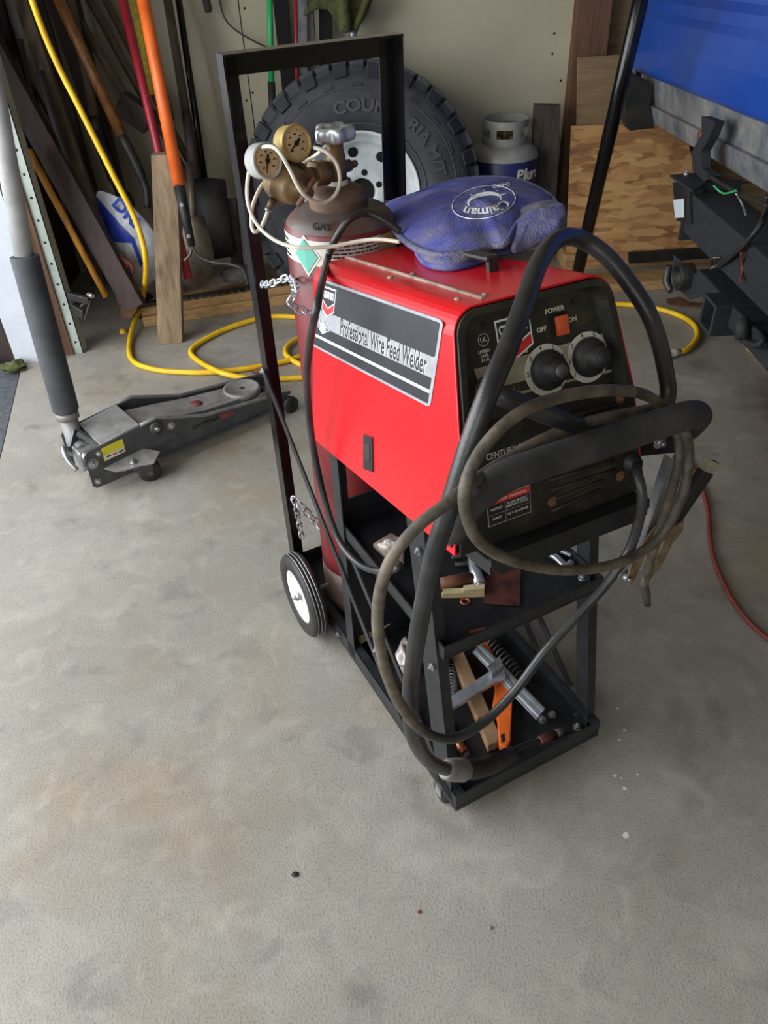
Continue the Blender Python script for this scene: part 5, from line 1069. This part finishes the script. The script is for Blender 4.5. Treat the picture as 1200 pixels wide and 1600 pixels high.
MB().tube(spline([Yp(300, 383, 2.95), Yp(297, 398, 2.95), Yp(288, 407, 2.95)], 6), .0055, 8).build('tine', 'steel', t_)
# shovels
t_ = thing('square_shovel', 'square mouth shovel with dark blade and worn wooden grip, right of the orange rake', 'shovel', Yp(330, 400, 3.35))
pole(262, 0, 3.7, 291, 178, 3.6, .018, 'oldhandle', 'handle', t_); pole(291, 176, 3.58, 306, 280, 3.5, .020, 'redbrown', 'socket', t_, ext=0, r1=.026)
mb = MB()
def blade(pts, Ys, th=.006):
    P_ = [Yp(x, y, Y) for (x, y), Y in zip(pts, Ys)]; return P_
rows = [((294, 282, 3.5), (325, 278, 3.53), (352, 281, 3.5)), ((298, 330, 3.45), (328, 330, 3.49), (357, 330, 3.45)), ((305, 403, 3.38), (335, 405, 3.42), (367, 401, 3.38))]
A = [[mb.bm.verts.new(Yp(*p)) for p in r] for r in rows]; Bk = [[mb.bm.verts.new(Yp(*p) + V((0, .008, 0))) for p in r] for r in rows]
for G_ in (A, Bk): strip(mb, G_[0], G_[1], False, True); strip(mb, G_[1], G_[2], False, True)
ol = lambda g: [g[0][0], g[0][1], g[0][2], g[1][2], g[2][2], g[2][1], g[2][0], g[1][0]]
strip(mb, ol(A), ol(Bk)); mb.build('blade', 'blackiron', t_)
t_ = thing('round_shovel', 'round point shovel with dusty tan blade behind the rake tines', 'shovel', Yp(305, 450, 3.2))
mb = MB(); O_ = [(288, 340), (318, 337), (328, 370), (334, 400), (330, 425), (315, 447), (300, 450), (285, 445), (280, 400)]
cen = mb.bm.verts.new(Yp(305, 395, 3.27)); rim_ = [mb.bm.verts.new(Yp(x, y, 3.22)) for x, y in O_]; cen2 = mb.bm.verts.new(Yp(305, 395, 3.27) + V((0, .008, 0))); rim2 = [mb.bm.verts.new(Yp(x, y, 3.22) + V((0, .008, 0))) for x, y in O_]
for k in range(len(O_)): mb.face([cen, rim_[k], rim_[(k + 1) % len(O_)]], True); mb.face([cen2, rim2[(k + 1) % len(O_)], rim2[k]], True)
strip(mb, rim_, rim2); mb.build('blade', 'blade', t_); pole(303, 345, 3.24, 296, 255, 3.4, .016, 'blade', 'socket', t_, ext=0)
pole(279, 0, 3.75, 320, 280, 3.65, .014, 'gloss', 'black_tube', label='slim black tube standing right of the square shovel handle', cat='tube', exb=.5)
beam(360, 310, 3.5, 372, 420, 3.45, .05, .03, 'darkwood', 'dark_batten', 'dark batten end standing between the square shovel and the spare wheel', 'batten', ext=0)
# pine plank
P4 = [Yp(236, 243, 3.06), Yp(276, 241, 3.06), G(285, 536, .0), G(247, 540, .0)]
tag(MB().prism(P4, V((.0, .045, 0))).build('pine_plank', 'wood', None, bevel=.002), 'weathered pine plank standing upright in front of the shovels', 'plank')
# beams with toothed strip
b0 = G(270, 505); b1 = G(440, 478)
dirb = (b1 - b0).normalized(); nb = V((-dirb.y, dirb.x, 0)); b0 = b0 - dirb * .12
tag(MB().box(b0, b1 - b0 + dirb * .15, nb * .09, Z3 * .045).build('floor_beam', 'woodh', None, bevel=.003), 'front lower pine beam lying on the floor beside the upright plank', 'beam')
tag(MB().box(b0 + nb * .012 + Z3 * .046, b1 - b0 + dirb * .18, nb * .11, Z3 * .035).build('floor_beam', 'woodh', None, bevel=.003), 'upper pine beam stacked on the floor beam behind the upright plank', 'beam')
tag(MB().box(b0 + nb * .13, b1 - b0 + dirb * .2, nb * .2, Z3 * .06).build('scrap_slab', 'tan', None, bevel=.005), 'flat dusty slab behind the stacked pine beams', 'slab')
mb = MB(); mz = .083; tl = (b1 - b0).length + .1; k = 0; o0 = b0 + nb * .035 + Z3 * mz
mb.box(o0, dirb * tl, nb * .03, Z3 * .006)
pp = .12
while pp < tl - .03: mb.prism([o0 + dirb * pp + Z3 * .004, o0 + dirb * (pp + .006) - nb * .026 + Z3 * .004, o0 + dirb * (pp + .020) - nb * .024 + Z3 * .004, o0 + dirb * (pp + .014) - nb * .012 + Z3 * .004, o0 + dirb * (pp + .028) + Z3 * .004], Z3 * .006); pp += .034
tag(mb.build('toothed_strip', 'steel'), 'rusty toothed metal strip lying on top of the stacked pine beams', 'strip')
lump(Yp(370, 430, 3.32) - Z3 * .02, .07, .05, .04, 'stone_chunk', 'grey', 5, 'angular grey stone chunk on the slab left of the tire', 'stone', amp=.25)
# bag
bag = thing('absorbent_bag', 'blue and white absorbent bag lettered DRI slumped behind the yellow cord', 'bag', Yp(190, 440, 3.2))
bp = [(150, 305), (165, 300), (200, 318), (232, 350), (250, 385), (245, 430), (225, 448), (190, 440), (175, 400), (160, 360)]
def bagP(x, y, d=0): 
    cx, cy = 195, 375; e = min(1, (((x - cx) / 60) ** 2 + ((y - cy) / 85) ** 2)); return Yp(x, y, 3.16 + .07 * e - d)
mb = MB(); cen = V((195, 375)); R = []
Pb = [V(p) for p in bp]; Pb = [p.to_2d() for p in spline([V((p.x, p.y, 0)) for p in Pb], 4, closed=True)]
for f in (.02, .25, .5, .7, .85, .95, 1.0): R.append([mb.bm.verts.new(bagP(*(V((195, 375)) + (p - V((195, 375))) * f)) + V((0, .008 * noise.noise(V((p.x * .05, p.y * .05, f * 4))), 0))) for p in Pb])
R.append([mb.bm.verts.new(Yp(*(V((195, 375)) + (p - V((195, 375))) * 1.0), 3.32)) for p in Pb])
for A, B in zip(R, R[1:]): strip(mb, A, B, smooth=True)
mb.face(R[0]); mb.face(R[-1]); mb.build('bag_body', 'bagwhite', bag)
def bagpatch(pts, name, m, d=.005):
    mb = MB(); n = 8
    (ax0, ay0), (ax1, ay1), (ax2, ay2), (ax3, ay3) = pts; Gd = []
    for i in range(n + 1):
        row = []
        for j in range(n + 1):
            s, t = i / n, j / n; x = (ax0 * (1 - s) + ax1 * s) * (1 - t) + (ax3 * (1 - s) + ax2 * s) * t; y = (ay0 * (1 - s) + ay1 * s) * (1 - t) + (ay3 * (1 - s) + ay2 * s) * t
            row.append(mb.bm.verts.new(bagP(x, y, d)))
        Gd.append(row)
    for A, B in zip(Gd, Gd[1:]): strip(mb, A, B, False, True)
    return mb.build(name, m, bag)
bagpatch([(144, 300), (200, 365), (186, 376), (158, 335)], 'blue_band', 'bagblue'); bagpatch([(150, 318), (206, 370), (212, 380), (176, 378)], 'blue_band', 'bagblue'); bagpatch([(202, 370), (208, 372), (224, 412), (220, 418)], 'blue_band', 'bagblue')
bx_, by_ = (bagP(222, 362) - bagP(180, 318)), None; bx_.normalize()
text('lettering', 'DRI', bagP(197, 333, .016), bx_, V((0, 0, 1)) + bx_ * .3, .075, 'bagblue', bag, .001, thick=.002)
for k in range(5): 
    p = bagP(180 + k * 2.5, 382 + k * 7, .012); MB().box(p, bx_ * (.05 - .008 * (k % 2)), Z3 * .004, V((0, .001, 0))).build('fine_print', 'ink', bag)
# red jack stand
js = thing('jack_stand', 'dull red rusty jack stand tilted in the corner under the bag', 'jack stand', G(205, 492))
mb = MB(); mb.prism([Yp(x, y, 3.12) for x, y in ((166, 412), (185, 405), (212, 470), (216, 488), (190, 492), (182, 470))], V((0, .06, 0))); mb.build('stand_leg', 'jackstand', js, bevel=.003)
mb = MB(); mb.prism([Yp(x, y, 3.10) for x, y in ((186, 480), (206, 466), (216, 480), (206, 498), (190, 500))], V((0, .1, 0))); mb.build('stand_foot', 'rust', js, bevel=.003)
for k in range(3): MB().tube([Yp(180 + k * 9, 405 + k * 6, 3.1) + V((math.cos(q) * .028, -.02, math.sin(q) * .03)) for q in [i * math.pi / 8 for i in range(16)]], .008, 8, closed=True).build('stand_ring', 'jackstand', js)
lump(G(225, 500, .0) + V((0, .05, 0)), .07, .05, .07, 'iron_casting', 'blackiron', 6, 'black iron casting on the floor between the jack stand and the plank', 'casting', amp=.4)
tag(MB().lathe(G(192, 519, .0), V((.4, -.8, .6)), [(0, 0), (.014, 0), (.014, .012), (.0, .015)], 20).build('yellow_cap', 'yellow'), 'small yellow cap on the floor left of the hanging yellow cord', 'cap')
# latch on the track
lt = thing('track_latch', 'black spring latch bolted to the pale door track', 'latch', Yp(125, 490, 2.93))
mb = MB(); mb.bar(Yp(108, 462, 2.93), Yp(140, 470, 2.9), .03, .02).bar(Yp(112, 480, 2.93), Yp(132, 492, 2.9), .04, .02); mb.build('latch_body', 'blackiron', lt, bevel=.004); MB().tube([Yp(138, 460, 2.9), Yp(145, 463, 2.88)], .008, 10).build('latch_pin', 'chrome', lt); MB().tube(spline([Yp(125, 480, 2.92), Yp(140, 470, 2.9), Yp(132, 500, 2.9)], 5), .005, 8).build('latch_spring', 'steel', lt)
# ================================================================== WALL ITEMS BEHIND THE FRAME
t_ = thing('green_pole', 'bright green pole with black lower sleeve behind the cart frame', 'pole', Yp(428, 180, 3.6))
pole(421, 0, 3.78, 424, 128, 3.75, .013, 'greenpole', 'pole_shaft', t_); pole(424, 128, 3.75, 426, 175, 3.74, .016, 'rubber', 'sleeve', t_, ext=0, exb=1)
beam(438, 0, 3.78, 452, 140, 3.76, .06, .02, 'hole', 'black_rail', 'wide black rail standing on the wall right of the green pole', 'rail', exb=.6)
pole(462, 0, 3.74, 464, 138, 3.72, .008, 'redpole', 'red_rod', label='thin red rod in front of the grey metal strip behind the cart frame', cat='rod', exb=.5)
beam(471, 0, 3.8, 474, 138, 3.8, .045, .01, 'galv', 'grey_strip', 'grey metal strip on the wall behind the thin red rod', 'strip', exb=.5)
beam(509, 20, 3.78, 510, 120, 3.78, .055, .03, 'hole', 'black_post', 'black post on the wall under the olive fuzzy cloth', 'post', exb=.4)
tag(MB().prism([Yp(x, y, 3.76) for x, y in ((452, 92), (489, 92), (489, 104), (452, 104))], V((0, .02, 0))).build('wall_bracket', 'blackiron', None, bevel=.003), 'small black wall bracket with two screws behind the thin red rod', 'bracket')
tag(MB().tube(spline([Yp(487, 0, 3.74), Yp(490, 40, 3.74), Yp(494, 90, 3.74), Yp(495, 122, 3.74)], 4), .004, 8).build('hanging_cable', 'cable'), 'dark cable hanging beside the black post above the tire', 'cable')
tag(MB().tube(spline([Yp(340, -40, 3.8), Yp(345, 10, 3.8), Yp(360, 40, 3.8), Yp(400, 66, 3.8), Yp(430, 78, 3.8)], 6), .0035, 8).build('wall_wire', 'cable'), 'thin black wire looping on the wall left of the cart frame top', 'wire')
tag(MB().bar(Yp(318, -20, 3.75), Yp(326, 20, 3.75), .03, .03).build('tool_tip', 'redbrown', None, bevel=.008), 'dark tool tip hanging at the top edge left of the wall wire', 'tool')
ol_ = thing('olive_cloth', 'olive green fuzzy cloth draped on the wall hook above the spare wheel', 'cloth', Yp(540, 20, 3.7))
mb = MB(); PX = [(472, 25), (478, 12), (500, -10), (590, -20), (582, 0), (575, 20), (560, 45), (548, 50), (530, 48), (522, 30), (512, 16), (495, 15), (480, 24)]
mb.prism([Yp(x, y, 3.70) for x, y in PX], V((0, .05, 0))); mb.build('cloth_sheet', 'olive', ol_, bevel=.01)
MB().tube(spline([Yp(536, -20, 3.66), Yp(536, 10, 3.66), Yp(540, 50, 3.66)], 5), [.026] * 11, 12).build('cloth_fold', 'olive', ol_); MB().tube(spline([Yp(580, -20, 3.68), Yp(565, 20, 3.68), Yp(553, 48, 3.68)], 5), .014, 12).build('cloth_fold', 'olive', ol_)
gl2 = thing('glass_globe_lamp', 'clear round glass lamp with a loose white wire above the spare wheel', 'lamp', Yp(552, 85, 3.72))
gm = mat('clear_glass', (220, 225, 220), None, rough=.03); gm.node_tree.nodes['Principled BSDF'].inputs['Transmission Weight'].default_value = 1; M['glass'] = gm
pg = Yp(553, 80, 3.72); MB().lathe(pg + Z3 * .05, -Z3, [(.02, 0), (.05, .02), (.065, .05), (.06, .08), (.035, .1), (0, .105)], 30).build('glass_globe', 'glass', gl2)
MB().cyl(pg + Z3 * .03, pg + Z3 * .09, .018).build('lamp_socket', 'zinc', gl2); MB().tube([pg + V((.02, -.03, .01)), pg + V((.035, -.04, -.02))], .011, 12).build('lamp_switch', 'steel', gl2)
MB().tube(spline([Yp(569, 90, 3.66), Yp(571, 110, 3.64), Yp(562, 132, 3.62), Yp(546, 148, 3.6)], 6), .0035, 8).build('white_wire', 'glassy', gl2)
# ================================================================== FLOOR DEBRIS
def bit(x, y, r, m, label, cat, name, h=.002):
    mb = MB(); c = G(x, y, 0); n = 14; mb.prism([c + V((math.cos(q) * r * (1 + .12 * math.sin(3 * q + x)), math.sin(q) * r * (1 + .12 * math.cos(2 * q + y)), .0)) for q in [k * 2 * math.pi / n for k in range(n)]], Z3 * h); tag(mb.build(name, m), label, cat, None)
for x, y, r, lb in ((978, 1305, .0060, 'largest round white paint drop on the concrete, nearest the camera'), (976, 1232, .0042, 'white paint drop below the close cluster right of the cart'), (961, 1212, .0037, 'left white paint drop of the close pair right of the cart'), (971, 1216, .002, 'tiny white paint drop right beside the left drop of the close pair'), (996, 1210, .0022, 'small white paint drop standing alone furthest right of the cluster'), (968, 1156, .003, 'white paint drop just right of the cart front corner, lower one'), (976, 1141, .003, 'white paint drop just right of the cart front corner, upper one'), (965, 1107, .003, 'faint white paint drop beside the right cart leg')):
    bit(x, y, r, 'labelwhite', lb, 'paint drop', 'paint_drop', .0006)
lump(G(461, 1367), .0065, .005, .003, 'pebble', 'blackiron', 3, 'dark pebble alone on the concrete left below the cart', 'pebble')
lump(G(766, 1450), .004, .003, .002, 'pebble', 'galv', 9, 'small bluish pebble on the concrete below the cart front', 'pebble')
lump(G(655, 1425), .004, .003, .0015, 'rust_flake', 'rust', 12, 'small rust flake on the concrete left of the bluish pebble', 'flake')
for x, y, sd_ in ((446, 556, 1), (452, 570, 4)): pass
lump(G(412, 582), .03, .022, .014, 'dry_leaf', 'leather', 15, 'dry brown leaf beside the yellow cord behind the floor jack', 'leaf', amp=.7)
lump(G(22, 578), .05, .03, .02, 'green_weed', 'olive', 21, 'small green weed at the foot of the white door jamb', 'weed', amp=.8)
# extra leaning pieces that fill the far corner
beam(8, -10, 3.72, 118, 330, 3.6, .07, .02, 'darkwood', 'dark_board', 'broad dark board standing at the back of the far left corner', 'board', exb=.4)
beam(112, -10, 3.74, 176, 250, 3.68, .05, .02, 'plankbrown', 'plank', 'grey brown plank standing against the wall behind the sledgehammer', 'plank', exb=.6)
pole(30, 60, 3.30, 80, 300, 3.22, .012, 'blackiron', 'iron_rod', label='bent black iron rod hanging in front of the grey pipe', cat='rod', ext=0)
pole(62, 110, 3.2, 128, 330, 3.15, .016, 'blackiron', 'iron_bar', label='straight black iron bar left of the yellow cord above the bag', cat='bar', ext=.4, exb=.35)
pole(150, 205, 3.4, 205, 345, 3.3, .02, 'blackiron', 'iron_tube', label='black iron tube right of the yellow cord above the bag', cat='tube', ext=0)
